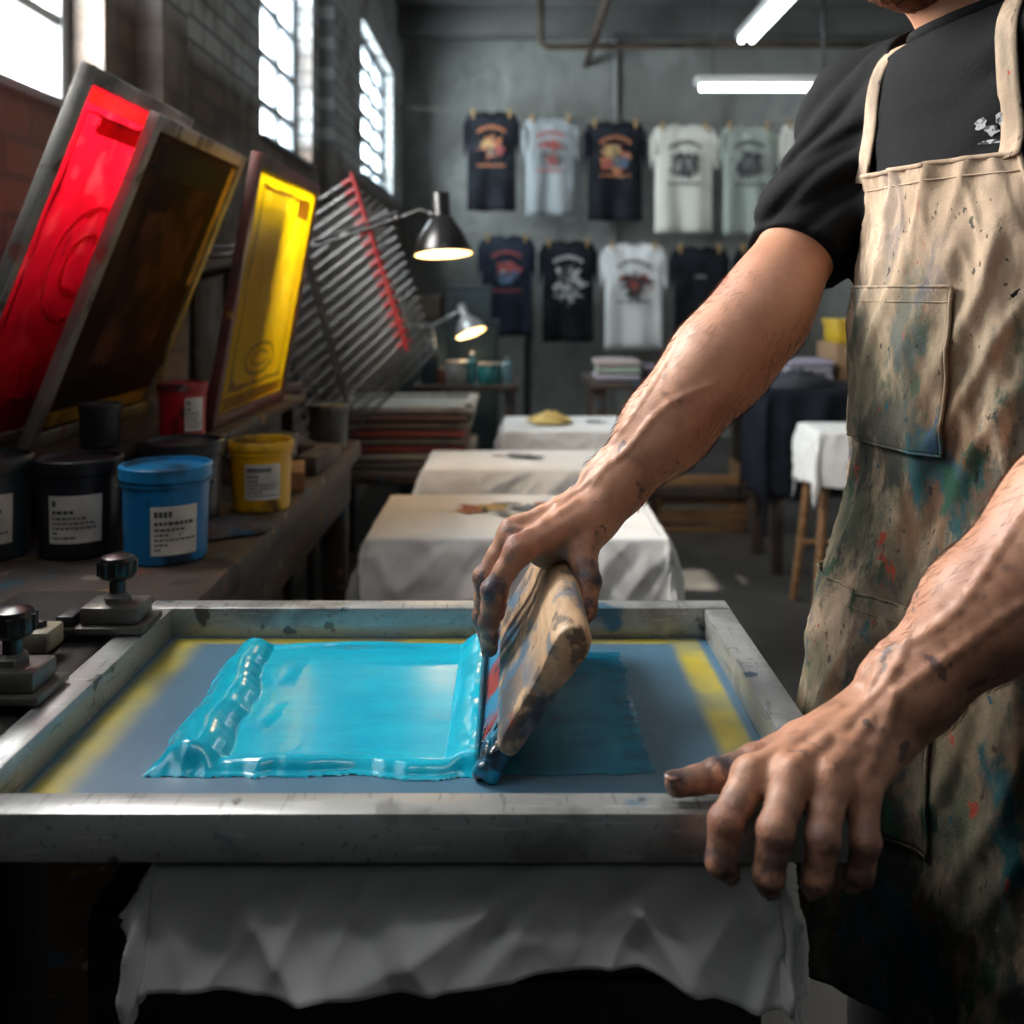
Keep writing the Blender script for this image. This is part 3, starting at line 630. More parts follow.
# ------------------------------------------------------------------ draped platens receding
def inkp(n, c): return PM('print '+n, c, .7, 0, [(tuple(int(q*.6+30) for q in c),40,.5,.66,.6)])
pO, pY, pK, pR, pW, pB, pT, pG = inkp('orange',(166,100,64)), inkp('ochre',(176,146,94)), inkp('black',(54,54,56)), inkp('red',(150,64,60)), inkp('white',(180,179,174)), inkp('blue',(74,98,126)), inkp('teal',(50,104,110)), inkp('grey',(108,112,112))
def station(x0, x1, y0, y1, D, lab, slab, seed, prints, kind):
    t = thing('platen_stand', lab, 'stand', ((x0+x1)/2,(y0+y1)/2,0), 'platen stands in a row behind the screen')
    cx, cy = (x0+x1)/2, (y0+y1)/2
    obj('board', MB().box2((x0,y0,.77), (x1,y1,.795), .006), darkwood, t)
    obj('pedestal', MB().lathe([(.2,0),(.2,.02),(.05,.05),(.045,.74),(.1,.77)], (cx,cy,0)), darksteel, t)
    s = thing('draped_shirt', slab, 'shirt', (cx,cy,.797), 'white shirts laid over the platens')
    obj('fabric', hemdrape(x0-.004,x1+.004,y0-.004,y1+.004,.801,D,.12,seed,150,120,.008,None,30,.006,.10,.006), whitecloth, s, 180, .003)
    mb = MB(); rd = random.Random(seed); o_ = V(cx, cy, .8080)
    for (mi, a, b_, rx, ry) in prints:
        mb.mi = mi; o_.z += .0003; mb.blob(o_, V(1,0,0), V(0,1,0), a, b_, rx, ry, 22, .55, rd.random())
    obj('print', mb, [pO,pY,pK,pR,pG], s)
station(-.28,.30,1.96,2.36,.16,'platen stand nearest behind the turquoise screen','white shirt with orange and black print on the nearest platen',2,
        [(1,-.06,.03,.06,.05),(0,-.10,.0,.035,.04),(4,.03,.02,.05,.05),(2,-.02,.07,.04,.015),(2,.08,.01,.025,.05),(3,-.11,.04,.025,.02),(1,.02,-.05,.05,.02),(0,.06,.06,.03,.02),(4,-.03,-.03,.03,.03),(2,-.07,.0,.01,.03)], 0)
station(-.235,.26,2.72,3.02,.15,'platen stand in the middle of the receding row','white shirt with dark grey print on the middle platen',5,
        [(4,.02,0,.07,.05),(2,.0,.03,.04,.02),(2,.05,-.02,.03,.02),(0,-.05,.01,.03,.02)], 1)
station(-.02,.42,3.45,3.85,.13,'platen stand furthest from the turquoise screen','plain white shirt on the furthest platen under a yellow rag',8,
        [(4,.1,0,.05,.04)], 2)
def rag(u, v):
    a = u*2*PI; r = .075*v; return V(.135+r*math.cos(a)*(1+.25*math.sin(3*a)), 3.6+r*math.sin(a)*(1+.2*math.cos(2*a)), .812+.04*(1-v)**.7+.016*nz(math.cos(a)*2*v*3,math.sin(a)*2*v*3,2)*(1 if v < .95 else .3))
tag(obj('rag', MB().grid(rag, 28, 10), PM('yellow rag', (222,194,120), .9, 0, [((180,150,80),20,.45,.65)]), None, 180), 'crumpled yellow rag on the furthest draped platen', 'rag')

# ------------------------------------------------------------------ right background furniture
wt = thing('work_table', 'long dark work table below the hanging shirts', 'table', (1.1,5.5,0))
obj('table_top', MB().box2((.40,5.2,.77), (2.2,5.8,.81), .005), darkwood, wt)
for xx in (.46,1.3,2.14):
    for yy in (5.26,5.74): obj('leg', MB().box2((xx-.035,yy-.035,0), (xx+.035,yy+.035,.77), .004), darkwood, wt)
obj('stretcher', MB().box2((.43,5.24,.2), (2.17,5.28,.26), .003), darkwood, wt)
for i, (xx, yy, n, col, lab) in enumerate(((.56,5.4,3,(170,172,170),'pale shirt at left end of the work table'),(.82,5.45,2,(100,102,108),'grey shirt on the work table'),(1.12,5.4,2,(50,52,58),'black shirt on the work table'),(1.58,5.42,3,(150,152,150),'pale shirt at right of the work table'))):
    for k in range(n):
        mb = MB().box((xx+random.uniform(-.015,.015),yy,.8285+k*.036), (.24,.3,.033), .014, Matrix.Rotation(random.uniform(-.1,.1),3,'Z'), 3)
        o = obj('folded_shirt', mb, PM('folded', tuple(min(255,c+random.randint(-16,10)) for c in col), .9), None, 60)
        tag(o, (['lowest','middle','top'] if n == 3 else ['lower','upper'])[k]+' folded '+lab, 'folded shirt', 'folded shirts on the work table')
t = thing('cardboard_box', 'brown cardboard box on the right half of the work table', 'box', (1.9,5.5,.81))
obj('carton', MB().box2((1.74,5.35,.81), (2.08,5.7,1.0), .003), PM('cardboard', (134,104,76), .8), t); obj('tape', MB().box2((1.74,5.5,1.0), (2.08,5.55,1.0015), 0), PM('tape', (170,150,110), .4), t)
t = thing('yellow_bin', 'yellow plastic bin on top of the cardboard box', 'bin', (1.89,5.5,1.0015))
obj('body', MB().box2((1.76,5.4,1.0015), (2.04,5.65,1.12), .012), PM('yellow bin', (180,146,30), .5), t); obj('rim', MB().box2((1.75,5.39,1.11), (2.05,5.66,1.13), .006), PM('yellow rim', (196,160,46), .5), t)
t = thing('wooden_crate', 'slatted wooden crate on the floor under the work table', 'crate', (1.0,5.5,0))
for k in range(3): obj('slat', MB().box2((.78,5.3,.06+k*.09), (1.25,5.315,.13+k*.09), .003), wood, t)
for xx in (.78,1.235): obj('end_panel', MB().box2((xx,5.316,.03), (xx+.018,5.7,.34), .003), wood, t)
obj('bottom', MB().box2((.8,5.316,.0), (1.235,5.7,.03), .003), wood, t)
for i, (x0, y0, w, d_, h, lab, c) in enumerate(((.5,5.42,.24,.2,.32,'brown carton on the floor under the left end of the work table',(112,88,64)),(-.02,5.6,.34,.3,.52,'tall brown carton standing on the floor beside the dark green cabinet',(104,84,64)))):
    t = thing('carton', lab, 'box', (x0+w/2,y0+d_/2,0))
    obj('box_body', MB().box2((x0,y0,0), (x0+w,y0+d_,h), .004), PM('floor carton', c, .8, 0, [((80,62,46),6,.45,.7)]), t); obj('tape', MB().box2((x0+w*.42,y0-.001,h*.7), (x0+w*.58,y0+d_,h+.001), 0), PM('carton tape', (150,128,90), .4), t)
t = thing('side_table', 'dark side table under the navy cloth', 'table', (1.42,4.72,0))
obj('table_top', MB().box2((1.16,4.5,.80), (1.72,4.95,.83), .004), darkwood, t)
for xx in (1.2,1.68):
    for yy in (4.54,4.91): obj('leg', MB().box2((xx-.025,yy-.025,0), (xx+.025,yy+.025,.80), .003), darkwood, t)
tag(obj('table_cloth', hemdrape(1.155,1.725,4.495,4.955,.836,.5,.04,4,70,60,.012), darkcloth, None, 180, .004), 'navy black cloth hanging over the side table at right', 'cloth')
def heap(u, v):
    a = u*2*PI; r = .16*v; return V(1.34+r*math.cos(a)*(1.1+.2*math.sin(2*a)), 4.70+r*math.sin(a)*(.9+.2*math.cos(3*a)), .842+.07*(1-v)**.6+.03*abs(nz(math.cos(a)*v*4,math.sin(a)*v*4,9))*(1 if v < .95 else .2))
tag(obj('garment_heap', MB().grid(heap, 40, 14), PM('heap cloth', (38,40,46), .9, 0, [((64,66,70),7,.45,.7)]), None, 180), 'dark crumpled garment lying on the navy covered side table', 'garment')
t = thing('wooden_stool', 'wooden stool with splayed legs under the small white cloth', 'stool', (1.36,4.0,0))
obj('seat', MB().box2((1.2,3.88,.70), (1.54,4.14,.735), .008), wood, t)
for sx_ in (-1,1):
    for sy_ in (-1,1): obj('leg', MB().tube([(1.37+sx_*.13,4.01+sy_*.09,.70),(1.37+sx_*.2,4.01+sy_*.15,0)], [.02,.016]), wood, t)
for yy in (3.9,4.12): obj('stretcher', MB().tube([(1.2,yy,.25),(1.54,yy,.25)], .011), wood, t)
tag(obj('white_cloth', hemdrape(1.19,1.55,3.87,4.15,.74,.22,.06,6,80,60,.010,None,30,.006,.10,.006), whitecloth, None, 180, .003), 'small white cloth draped over the wooden stool', 'cloth')

# ------------------------------------------------------------------ hanging shirts
YS = 8.2
def tee(label, x0, x1, yt, yb, m, prints, small=False):
    top = P((x0+x1)/2, yt, YS); tw = (x1-x0)*YS/1000*1.0; h = (yb-yt)*YS/1000
    t = thing('hanging_t_shirt', label, 'shirt', top, 'printed shirts pegged along the back wall')
    w = tw*.84; sl = tw*.08
    def zt(u): return -.03*abs(u)**1.6-.03*max(0,1-(u/.34)**2)
    sd = x0*.1
    def bf(u, v):
        uu = 2*u-1; z = zt(uu)*(1-v)-h*v; return top+V(uu*w/2*(1+.02*v), .018*math.sin(uu*6+sd)*v+.016*nz(uu*3,v*4,sd), z+.01*nz(uu*2,sd,2)*v)
    mb = MB().grid(bf, 14, 14)
    for s in (-1, 1):
        def sf(u, v):
            x = s*(w/2+sl*u*(1.0-.15*v)); z = zt(1)-.09*u-(.24+.03*u)*v; return top+V(x, .012*math.sin(v*4+u*3+sd), z)
        mb.grid(sf, 5, 5)
    obj('fabric', mb, m, t, 180, .006)
    nb = MB(); nb.tube([top+V(w/2*u, -.008, zt(u)+.004) for u in [k/8*.34 for k in range(-8,9)]], .008, 6); obj('collar', nb, m, t)
    pb = MB(); rd = random.Random(int(x0)); oo = top+V(0,-.030,0)
    for (mi, a, b_, rx, rz, irr) in prints:
        k_ = 1.0 if small else 1.5
        pb.mi = mi; oo.y -= .0008; pb.blob(oo, V(1,0,0), V(0,0,1), a*w*k_, -b_*h, rx*w*k_, rz*h*k_*.85, 30, irr, rd.random())
        if not small:
            for q in range(14):
                oo.y -= .0001; pb.mi = (prints[rd.randrange(len(prints))][0] if q % 2 else (2 if mi != 2 else 7)); an = rd.uniform(0,6.28); rr_ = rd.uniform(.1,1.15)
                pb.blob(oo, V(1,0,0), V(0,0,1), (a+rx*k_*rr_*math.cos(an))*w, -(b_+rz*k_*.85*rr_*math.sin(an))*h, rd.uniform(.012,.05)*w, rd.uniform(.006,.025)*h, 9, .6, rd.random())
    if not small:
        pb.mi = prints[0][0]; n = 9
        for row_, (zz0, dz0) in enumerate(((.185,.036),(.56,.022))):
            for k in range(n):
                a = (k-(n-1)/2)*.066*w; z = -zz0*h-(3*a*a if row_ == 0 else 0)
                pb.poly([oo+V(a-.026*w,0,z), oo+V(a+.022*w,0,z), oo+V(a+.022*w,0,z+dz0*h), oo+V(a-.026*w,0,z+dz0*h)])
    obj('print', pb, [pO,pY,pK,pR,pW,pB,pT,pG], t)
    return top, w
blackt = PM('black tee', (26,28,32), .9, 0, [((40,42,48),6,.45,.7)], spec=.1); navyt = PM('navy tee', (36,42,54), .9, 0, [((52,58,70),6,.45,.7)], spec=.1)
greyt = PM('heather tee', (136,140,142), .9, spec=.1); creamt = PM('cream tee', (200,198,188), .9, spec=.1); saget = PM('sage tee', (148,156,148), .9, spec=.1); whitet = PM('bright white tee', (218,218,216), .9, spec=.1)
rows = [
 [('black shirt with orange and brown print, first of upper row',463,520,111,211,blackt,[(0,0,.36,.22,.11,.6),(1,-.05,.34,.12,.05,.6),(3,.1,.40,.1,.05,.6),(2,0,.42,.1,.03,.5)]),
  ('heather grey shirt with red print in upper row',522,579,116,216,greyt,[(3,0,.30,.22,.05,.5),(7,0,.42,.20,.10,.6),(3,.02,.44,.1,.05,.6),(2,-.08,.40,.06,.04,.5)]),
  ('black shirt with orange, yellow and blue print in upper row',583,647,121,221,blackt,[(0,0,.38,.22,.15,.55),(1,-.03,.31,.16,.06,.6),(5,.08,.42,.12,.06,.6),(3,-.1,.44,.08,.04,.5),(2,.02,.38,.05,.05,.4)]),
  ('cream shirt with round black print in upper row',650,718,124,233,creamt,[(2,0,.38,.22,.13,.5),(4,0,.38,.12,.06,.6),(2,0,.40,.08,.05,.5)]),
  ('sage grey shirt with dark emblem in upper row',719,778,124,235,saget,[(2,0,.38,.22,.12,.5),(7,0,.37,.13,.07,.6),(2,0,.40,.07,.05,.5)]),
  ('cream shirt nearest the man at end of upper row',779,838,122,232,creamt,[(2,-.1,.36,.18,.09,.6),(7,0,.40,.1,.05,.5)])],
 [('navy shirt with red and blue print, first of lower row',477,536,235,336,navyt,[(3,0,.34,.22,.07,.6),(5,.02,.42,.20,.08,.6),(4,0,.37,.05,.02,.5)]),
  ('black shirt with tall white print in lower row',538,598,240,342,blackt,[(4,0,.42,.22,.18,.65),(2,-.04,.38,.12,.08,.5),(2,.08,.48,.08,.06,.5),(7,0,.52,.12,.04,.5)]),
  ('white shirt with dark winged print and red marks in lower row',600,667,243,350,whitet,[(2,0,.36,.26,.06,.6),(2,0,.42,.12,.13,.6),(3,0,.38,.08,.06,.5),(0,.02,.43,.05,.04,.5),(3,-.14,.33,.04,.03,.4),(3,.14,.33,.04,.03,.4)]),
  ('black shirt with tiny chest lettering in lower row',669,730,246,348,blackt,[(7,0,.30,.14,.02,.3)]),
  ('plain looking black shirt at right end of lower row',732,792,246,348,blackt,[(7,0,.32,.10,.015,.3)])]]
pegm = PM('peg wood', (168,132,84), .6)
pins = []
for ri, row in enumerate(rows):
    lp = [V(XW, YS, P(0,row[0][2+1],YS).z+.03)]
    for (lab, a, b_, yt, yb, m, pr_) in row:
        top, w = tee(lab, a, b_, yt, yb, m, pr_, small=len(pr_) == 1)
        for s in (-1, 1): pins.append((top+V(s*w*.38,0,-.02), ri))
        lp += [top+V(-w*.38,0,-.005), top+V(w*.38,0,-.005)]
    lp.append(V(XR, YS, lp[-1].z+.05))
    tag(obj('clothesline', MB().tube(lp, .004, 6), PM('cord', (100,96,86), .8)), ('upper','lower')[ri]+' clothesline of thin cord in front of the back wall', 'clothesline')
for p, ri in pins:
    o = obj('clothespin', MB().box(p+V(0,-.016,.0), (.018,.012,.08), .003).box(p+V(0,.014,.0), (.018,.012,.08), .003).tube([p+V(0,-.022,.01), p+V(0,.02,.01)], .006, 8), pegm)
    tag(o, 'wooden peg holding a shirt on the '+('upper','lower')[ri]+' clothesline', 'clothespin', 'pegs on the '+('upper','lower')[ri]+' line')

# ------------------------------------------------------------------ ceiling lights and pipes
tubem = PM('fluorescent tube', (255,255,255), .4, emis=((245,250,255), 11)); housing = PM('light housing', (190,190,186), .5)
t = thing('fluorescent_light', 'ceiling fluorescent batten running away from the camera', 'ceiling light', (1.79,6.8,3.2), 'fluorescent lights')
obj('housing', MB().box2((1.72,6.0,3.22), (1.86,7.68,3.28), .006), housing, t)
for xx in (1.75,1.83): obj('tube', MB().tube([(xx,6.05,3.2),(xx,7.63,3.2)], .02), tubem, t)
for yy in (6.3,7.4): obj('hanger', MB().tube([(1.79,yy,3.28),(1.79,yy,ZC)], .006), darksteel, t)
t = thing('fluorescent_light', 'lower fluorescent light hung crosswise above the hanging shirts', 'ceiling light', (1.79,6.96,2.7), 'fluorescent lights')
obj('housing', MB().box2((1.28,6.9,2.725), (2.30,7.02,2.775), .006), housing, t); obj('tube', MB().tube([(1.31,6.96,2.70),(2.27,6.96,2.70)], .022), tubem, t)
obj('hanger', MB().tube([(1.4,6.96,2.77),(1.4,6.96,ZC)], .004), darksteel, t); obj('hanger', MB().tube([(2.17,6.96,2.77),(2.17,6.96,ZC)], .012), darksteel, t)
t = thing('fluorescent_light', 'added fluorescent batten out of view behind the camera, for fill light', 'ceiling light', (.35,-.1,3.5), 'fluorescent lights')  # unseen fixture added to brighten the foreground
obj('housing', MB().box2((-.45,-.2,3.52), (1.15,0,3.65), .006), housing, t)
for yy in (-.15,-.05): obj('tube', MB().tube([(-.42,yy,3.495),(1.12,yy,3.495)], .02), tubem, t)
area('added_fill_light', (.35,-.1,3.46), (0,0,0), 1.5, .15, 4, (.95,.98,1))  # fill lamp that goes with the added batten
pp = [P(541,0,7.9), P(541,44,7.9), P(548,47,7.9), P(700,45,7.9)]; pp[0].z = ZC; pp.append(V(XR,7.9,pp[-1].z))
tag(obj('ceiling_pipe', MB().tube(pp, .028), brass), 'brown pipe dropping from the ceiling and running right', 'pipe')
a = P(600,22,7.4); tag(obj('ceiling_pipe', MB().tube([(a.x,-1,a.z),(a.x,YB,a.z)], .03), brass), 'brown pipe running along the ceiling away from camera', 'pipe')
a = P(616,40,8.75); tag(obj('wall_conduit', MB().tube([(a.x,8.77,ZC),(a.x,8.77,1.0)], .022), PM('pale conduit', (150,152,150), .5)), 'pale vertical conduit on the back wall behind the shirts', 'conduit')
a = P(527,340,8.75); tag(obj('wall_conduit', MB().tube([(a.x,8.77,1.7),(a.x,8.77,0)], .02), darksteel), 'dark vertical conduit low on the back wall', 'conduit')
tag(obj('ceiling_beam', MB().box2((-.95,8.3,ZC-.22), (XR,8.55,ZC), .005), plaster), 'dark concrete beam crossing the ceiling near the back wall', 'beam')

# ------------------------------------------------------------------ person (signed distance field + surface nets)
aF = math.radians(75); F = np.array([-math.sin(aF), -math.cos(aF), 0]); L = np.array([math.cos(aF), -math.sin(aF), 0]); UZ = np.array([0,0,1.])
class SDF:
    def __init__(s, lo, hi, h):
        s.lo = np.array(lo, float); s.h = h; s.n = np.ceil((np.array(hi)-s.lo)/h).astype(int)+1; s.f = np.full(tuple(s.n), .08, np.float32)
    def sub(s, lo, hi):
        i0 = np.clip(np.floor((np.array(lo)-s.lo)/s.h).astype(int), 0, s.n); i1 = np.clip(np.ceil((np.array(hi)-s.lo)/s.h).astype(int)+1, 0, s.n)
        sl = tuple(slice(a, b) for a, b in zip(i0, i1))
        ax = [(s.lo[k]+s.h*np.arange(i0[k], i1[k])).astype(np.float32) for k in range(3)]
        return sl, ax[0][:,None,None], ax[1][None,:,None], ax[2][None,None,:]
    def at(s, p):
        i = (np.array(p)-s.lo)/s.h; i0 = np.clip(np.floor(i).astype(int), 0, s.n-2); w = i-i0; c = s.f[i0[0]:i0[0]+2, i0[1]:i0[1]+2, i0[2]:i0[2]+2]
        c = c[0]*(1-w[0])+c[1]*w[0]; c = c[0]*(1-w[1])+c[1]*w[1]; return float(c[0]*(1-w[2])+c[1]*w[2])
    def march(s, c, d, r0, step=.0007):
        r = r0
        while r > 0:
            p = c+d*r
            if s.at(p) < 0: return p
            r -= step
        return c
def smin(a, b, k):
    h = np.clip(.5+.5*(b-a)/k, 0, 1); return b*(1-h)+a*h-k*h*(1-h)
def rc(a, b, ra, rb, flat=None):
    a = np.array(a, float); b = np.array(b, float); m = max(ra, rb)
    def fn(X, Y, Z):
        ba = b-a; dd = max(float(ba@ba), 1e-9)
        t = np.clip(((X-a[0])*ba[0]+(Y-a[1])*ba[1]+(Z-a[2])*ba[2])/dd, 0, 1)
        x = X-(a[0]+t*ba[0]); y = Y-(a[1]+t*ba[1]); z = Z-(a[2]+t*ba[2])
        return np.sqrt(x*x+y*y+z*z)-(ra+t*(rb-ra))
    return np.minimum(a, b)-m, np.maximum(a, b)+m, fn
def ellp(c, radii, axes=None):
    c = np.array(c, float); A = np.array(axes if axes is not None else np.eye(3)); r = np.array(radii, float)
    def fn(X, Y, Z):
        x, y, z = X-c[0], Y-c[1], Z-c[2]; q = 0
        for k in range(3): q = q+((x*A[k][0]+y*A[k][1]+z*A[k][2])/r[k])**2
        return (np.sqrt(q)-1)*r.min()
    m = r.max(); return c-m, c+m, fn
TZ = np.array([.78,.95,1.10,1.25,1.38,1.46,1.52]); TCX = np.array([.465,.47,.485,.495,.495,.487,.477]); TCY = np.array([.965,.97,.972,.975,.976,.978,.98])
TA = np.array([.165,.168,.148,.160,.168,.14,.075]); TB = np.array([.115,.113,.104,.112,.106,.088,.058])
def torso(off, z0, z1):
    def fn(X, Y, Z):
        cx = np.interp(Z, TZ, TCX); cy = np.interp(Z, TZ, TCY); a = np.interp(Z, TZ, TA)+off; b = np.interp(Z, TZ, TB)+off
        u = (X-cx)*L[0]+(Y-cy)*L[1]; v = (X-cx)*F[0]+(Y-cy)*F[1]
        d = (np.sqrt((u/a)**2+(v/b)**2)-1)*np.minimum(a, b)
        return np.maximum(d, np.maximum(Z-z1, z0-Z)).astype(np.float32)
    return np.array([.2,.7,z0-.02]), np.array([.75,1.25,z1+.02]), fn
def addp(s, prim, k=.01, f=None, mg=.05):
    lo, hi, fn = prim; sl, X, Y, Z = s.sub(lo-mg, hi+mg)
    if min(x.size for x in (X, Y, Z)) == 0: return
    s.f[sl] = smin(s.f[sl], fn(X, Y, Z).astype(np.float32), k)
def nets(s):
    f = s.f; ins = f < 0; n = np.array(f.shape)-1
    cnt = np.zeros(tuple(n), np.uint8); cor = [(i,j,k) for i in (0,1) for j in (0,1) for k in (0,1)]
    for (i,j,k) in cor: cnt += ins[i:i+n[0], j:j+n[1], k:k+n[2]]
    act = np.argwhere((cnt > 0) & (cnt < 8)); idx = np.full(tuple(n), -1, np.int32); idx[tuple(act.T)] = np.arange(len(act))
    vals = {c: f[act[:,0]+c[0], act[:,1]+c[1], act[:,2]+c[2]] for c in cor}
    acc = np.zeros((len(act),3)); num = np.zeros(len(act))
    for c in cor:
        for d in range(3):
            if c[d]: continue
            e = list(c); e[d] = 1; e = tuple(e); va, vb = vals[c], vals[e]; m = (va < 0) != (vb < 0)
            t = np.where(m, va/np.where(m, va-vb, 1), 0); p = np.tile(np.array(c, float), (len(act),1)); p[:,d] += t
            acc[m] += p[m]; num[m] += 1
    vert = s.lo+s.h*(act+acc/num[:,None]); quads = []
    for d in range(3):
        u, v = (d+1)%3, (d+2)%3
        sa = [slice(None)]*3; sb = [slice(None)]*3; sa[d] = slice(0,-1); sb[d] = slice(1,None)
        e = np.argwhere(ins[tuple(sa)] != ins[tuple(sb)])
        ok = (e[:,u] > 0) & (e[:,v] > 0) & (e[:,u] < n[u]) & (e[:,v] < n[v]); e = e[ok]
        lowin = ins[tuple(e.T)]
        q = []
        for (du, dv) in ((-1,-1),(0,-1),(0,0),(-1,0)):
            c = e.copy(); c[:,u] += du; c[:,v] += dv; q.append(idx[tuple(c.T)])
        q = np.stack(q, 1); q[~lowin] = q[~lowin][:, ::-1]; quads.append(q)
    return vert, np.concatenate(quads)
def mesh_from(name, vert, quads):
    me = bpy.data.meshes.new(name); me.from_pydata(vert.tolist(), [], quads.tolist()); me.update(); return me

# caked ink on the near end of the squeegee
sm = SDF((-.06,.77,.872), (.06,.90,1.0), .0016); rq = np.random.default_rng(11)
nS, nT, nB = np.array(S), np.array(T), np.array(SB)
for k in range(56):
    s_ = rq.uniform(0,.048)*rq.uniform(.3,1); yy = .800+rq.exponential(.020); tt_ = rq.choice([-1,1])*rq.uniform(.003,.007)
    if yy > .885: continue
    p = nB+nS*s_+nT*tt_+np.array([0,yy,0]); r = rq.uniform(.0020,.0052)*(1-.4*(yy-.797)/.09)
    addp(sm, rc(p, p+nS*rq.uniform(-.012,.012)+np.array([0,rq.uniform(-.004,.012),0]), r, r*.6), .005, mg=.012)
for k in range(6): p = nB+nS*(.004+.005*k)+np.array([0,.8005,0]); addp(sm, rc(p, p+nT*.003, .0040-.0003*k, .0034), .004, mg=.012)
sl, X, Y, Z = sm.sub(sm.lo, sm.lo+sm.h*sm.n); sm.f = np.maximum(sm.f, (ZM+.0006-Z)+0*X+0*Y).astype(np.float32)
vq = nets(sm); obj('ink_smear', None, PM('caked ink', (8,70,96), .3, 0, [((14,22,30),40,.40,.52,.95),((0,140,175),34,.55,.62,.9),((140,58,40),40,.60,.66,.8)], coat=.3), sq, 180, 0, mesh_from('ink_smear', *vq))

neck0 = np.array([.475,.98,1.46]); HC = np.array([.436,.968,1.676])
shR = np.array([.425,1.185,1.485]); elR = np.array([.268,1.06,1.262]); wrR = np.array([.088,1.0,1.068])
shL = np.array([.525,.795,1.485]); elL = np.array([.475,.738,1.175]); wrL = np.array([.275,.736,.968])
B = SDF((-.06,.62,.86), (.72,1.28,1.82), .0025)
addp(B, torso(0,.88,1.50), .01)
addp(B, rc(neck0, HC-UZ*.06, .060, .053), .03)
addp(B, ellp(HC+UZ*.02, (.098,.077,.105), [F,L,UZ]), .03)
addp(B, ellp(HC+F*.042-UZ*.062, (.058,.056,.058), [F,L,UZ]), .035)
addp(B, ellp(HC+F*.085-UZ*.092, (.02,.024,.016), [F,L,UZ]), .02)
addp(B, rc(HC+F*.092+UZ*.02, HC+F*.118-UZ*.022, .010, .015), .012)
addp(B, ellp(HC+F*.092-UZ*.052, (.014,.026,.012), [F,L,UZ]), .012)
addp(B, rc(HC+F*.088+UZ*.03-L*.04, HC+F*.088+UZ*.03+L*.04, .012, .012), .015)
for sg in (-1, 1): addp(B, ellp(HC+L*sg*.08-F*.01-UZ*.005, (.018,.008,.032), [F,L,UZ]), .006)
def arm(sh, el, wr, out, wrad, dn):
    sh, el, wr = map(np.array, (sh, el, wr))
    addp(B, rc(neck0+UZ*.0, sh, .045, .05), .03)
    addp(B, rc(sh, sh*.5+el*.5, .053, .046), .03); addp(B, rc(sh*.5+el*.5, el, .046, .040), .02)
    d = wr-el; nrm = np.array(out); dn = np.array(dn)
    addp(B, rc(el, el+d*.28, .039, .0430), .04); addp(B, rc(el+d*.28, el+d*.62, .0430, .0350), .04)
    addp(B, rc(el-d*.12+nrm*.012, el+d*.42+nrm*.010, .030, .028), .032)
    addp(B, rc(el+d*.05+dn*.012, el+d*.58+dn*.007, .031, .025), .032)
    addp(B, rc(el+d*.62, el+d*.9, .0350, wrad), .04); addp(B, rc(el+d*.9, wr, wrad, wrad-.001), .02)
    cr = np.cross(d, nrm); cr /= np.linalg.norm(cr); nn = nrm/np.linalg.norm(nrm)
    addp(B, rc(el+d*.92+cr*.017+nrm*.010, el+d*.95+cr*.018+nrm*.010, .012, .012), .014)
    veins = []
    for ph, am, t0, t1 in ((.25,.40,.30,1.02),(-.75,.35,.40,.98),(1.0,.35,.45,.95)):
        pts = []
        for k in range(14):
            t = t0+(t1-t0)*k/13; an = ph+am*math.sin(t*6+ph*5)+.10*math.sin(t*15+ph); dd = nn*math.cos(an)+cr*math.sin(an); dd -= d*(dd@d)/(d@d); dd /= np.linalg.norm(dd)
            pts.append(B.march(el+d*t, dd, .085)-dd*(.0012+.0015*max(0,1-k/4)))
        veins.append(pts)
    for pts in veins:
        for a_, b_ in zip(pts, pts[1:]): addp(B, rc(a_, b_, .0020, .0020), .005, mg=.012)
fR = {'index':[(.006,.942,1.036),(-.018,.938,1.000),(-.022,.942,.968),(-.021,.948,.942)],
      'middle':[(.000,.968,1.045),(-.026,.966,1.004),(-.028,.969,.965),(-.023,.973,.936)],
      'ring':[(.005,.994,1.042),(-.019,.995,1.001),(-.025,.996,.965),(-.021,.998,.940)],
      'pinky':[(.015,1.018,1.032),(-.005,1.020,.999),(-.012,1.021,.972),(-.014,1.022,.950)],
      'thumb':[(.067,.964,1.030),(.072,.940,1.008),(.068,.928,.986),(.055,.920,.966)]}
fL = {'index':[(.166,.692,.944),(.143,.670,.925),(.139,.666,.901),(.147,.681,.886)],
      'middle':[(.191,.682,.948),(.173,.657,.926),(.168,.655,.898),(.173,.673,.881)],
      'ring':[(.216,.680,.945),(.204,.657,.922),(.200,.656,.896),(.202,.673,.881)],
      'pinky':[(.239,.684,.937),(.235,.665,.915),(.231,.664,.894),(.230,.677,.882)],
      'thumb':[(.212,.732,.948),(.176,.724,.939),(.146,.714,.9345),(.117,.707,.932)]}
FB = {'index':(.0125,.0105,.0092,.0078),'middle':(.013,.011,.0095,.008),'ring':(.0125,.0102,.009,.0077),'pinky':(.011,.009,.008,.0068),'thumb':(.016,.0128,.0115,.0092)}
FRr = {k: tuple(x*1.0 for x in v) for k, v in FB.items()}; FRl = {k: (v[0]*1.03, v[1]*1.05, v[2]*1.05, v[3]*1.08) for k, v in FB.items()}
FRl['thumb'] = (.0160,.0122,.0110,.0092); FRr['thumb'] = (.0150,.0113,.0105,.0088)
NN = ('index','middle','ring','pinky')
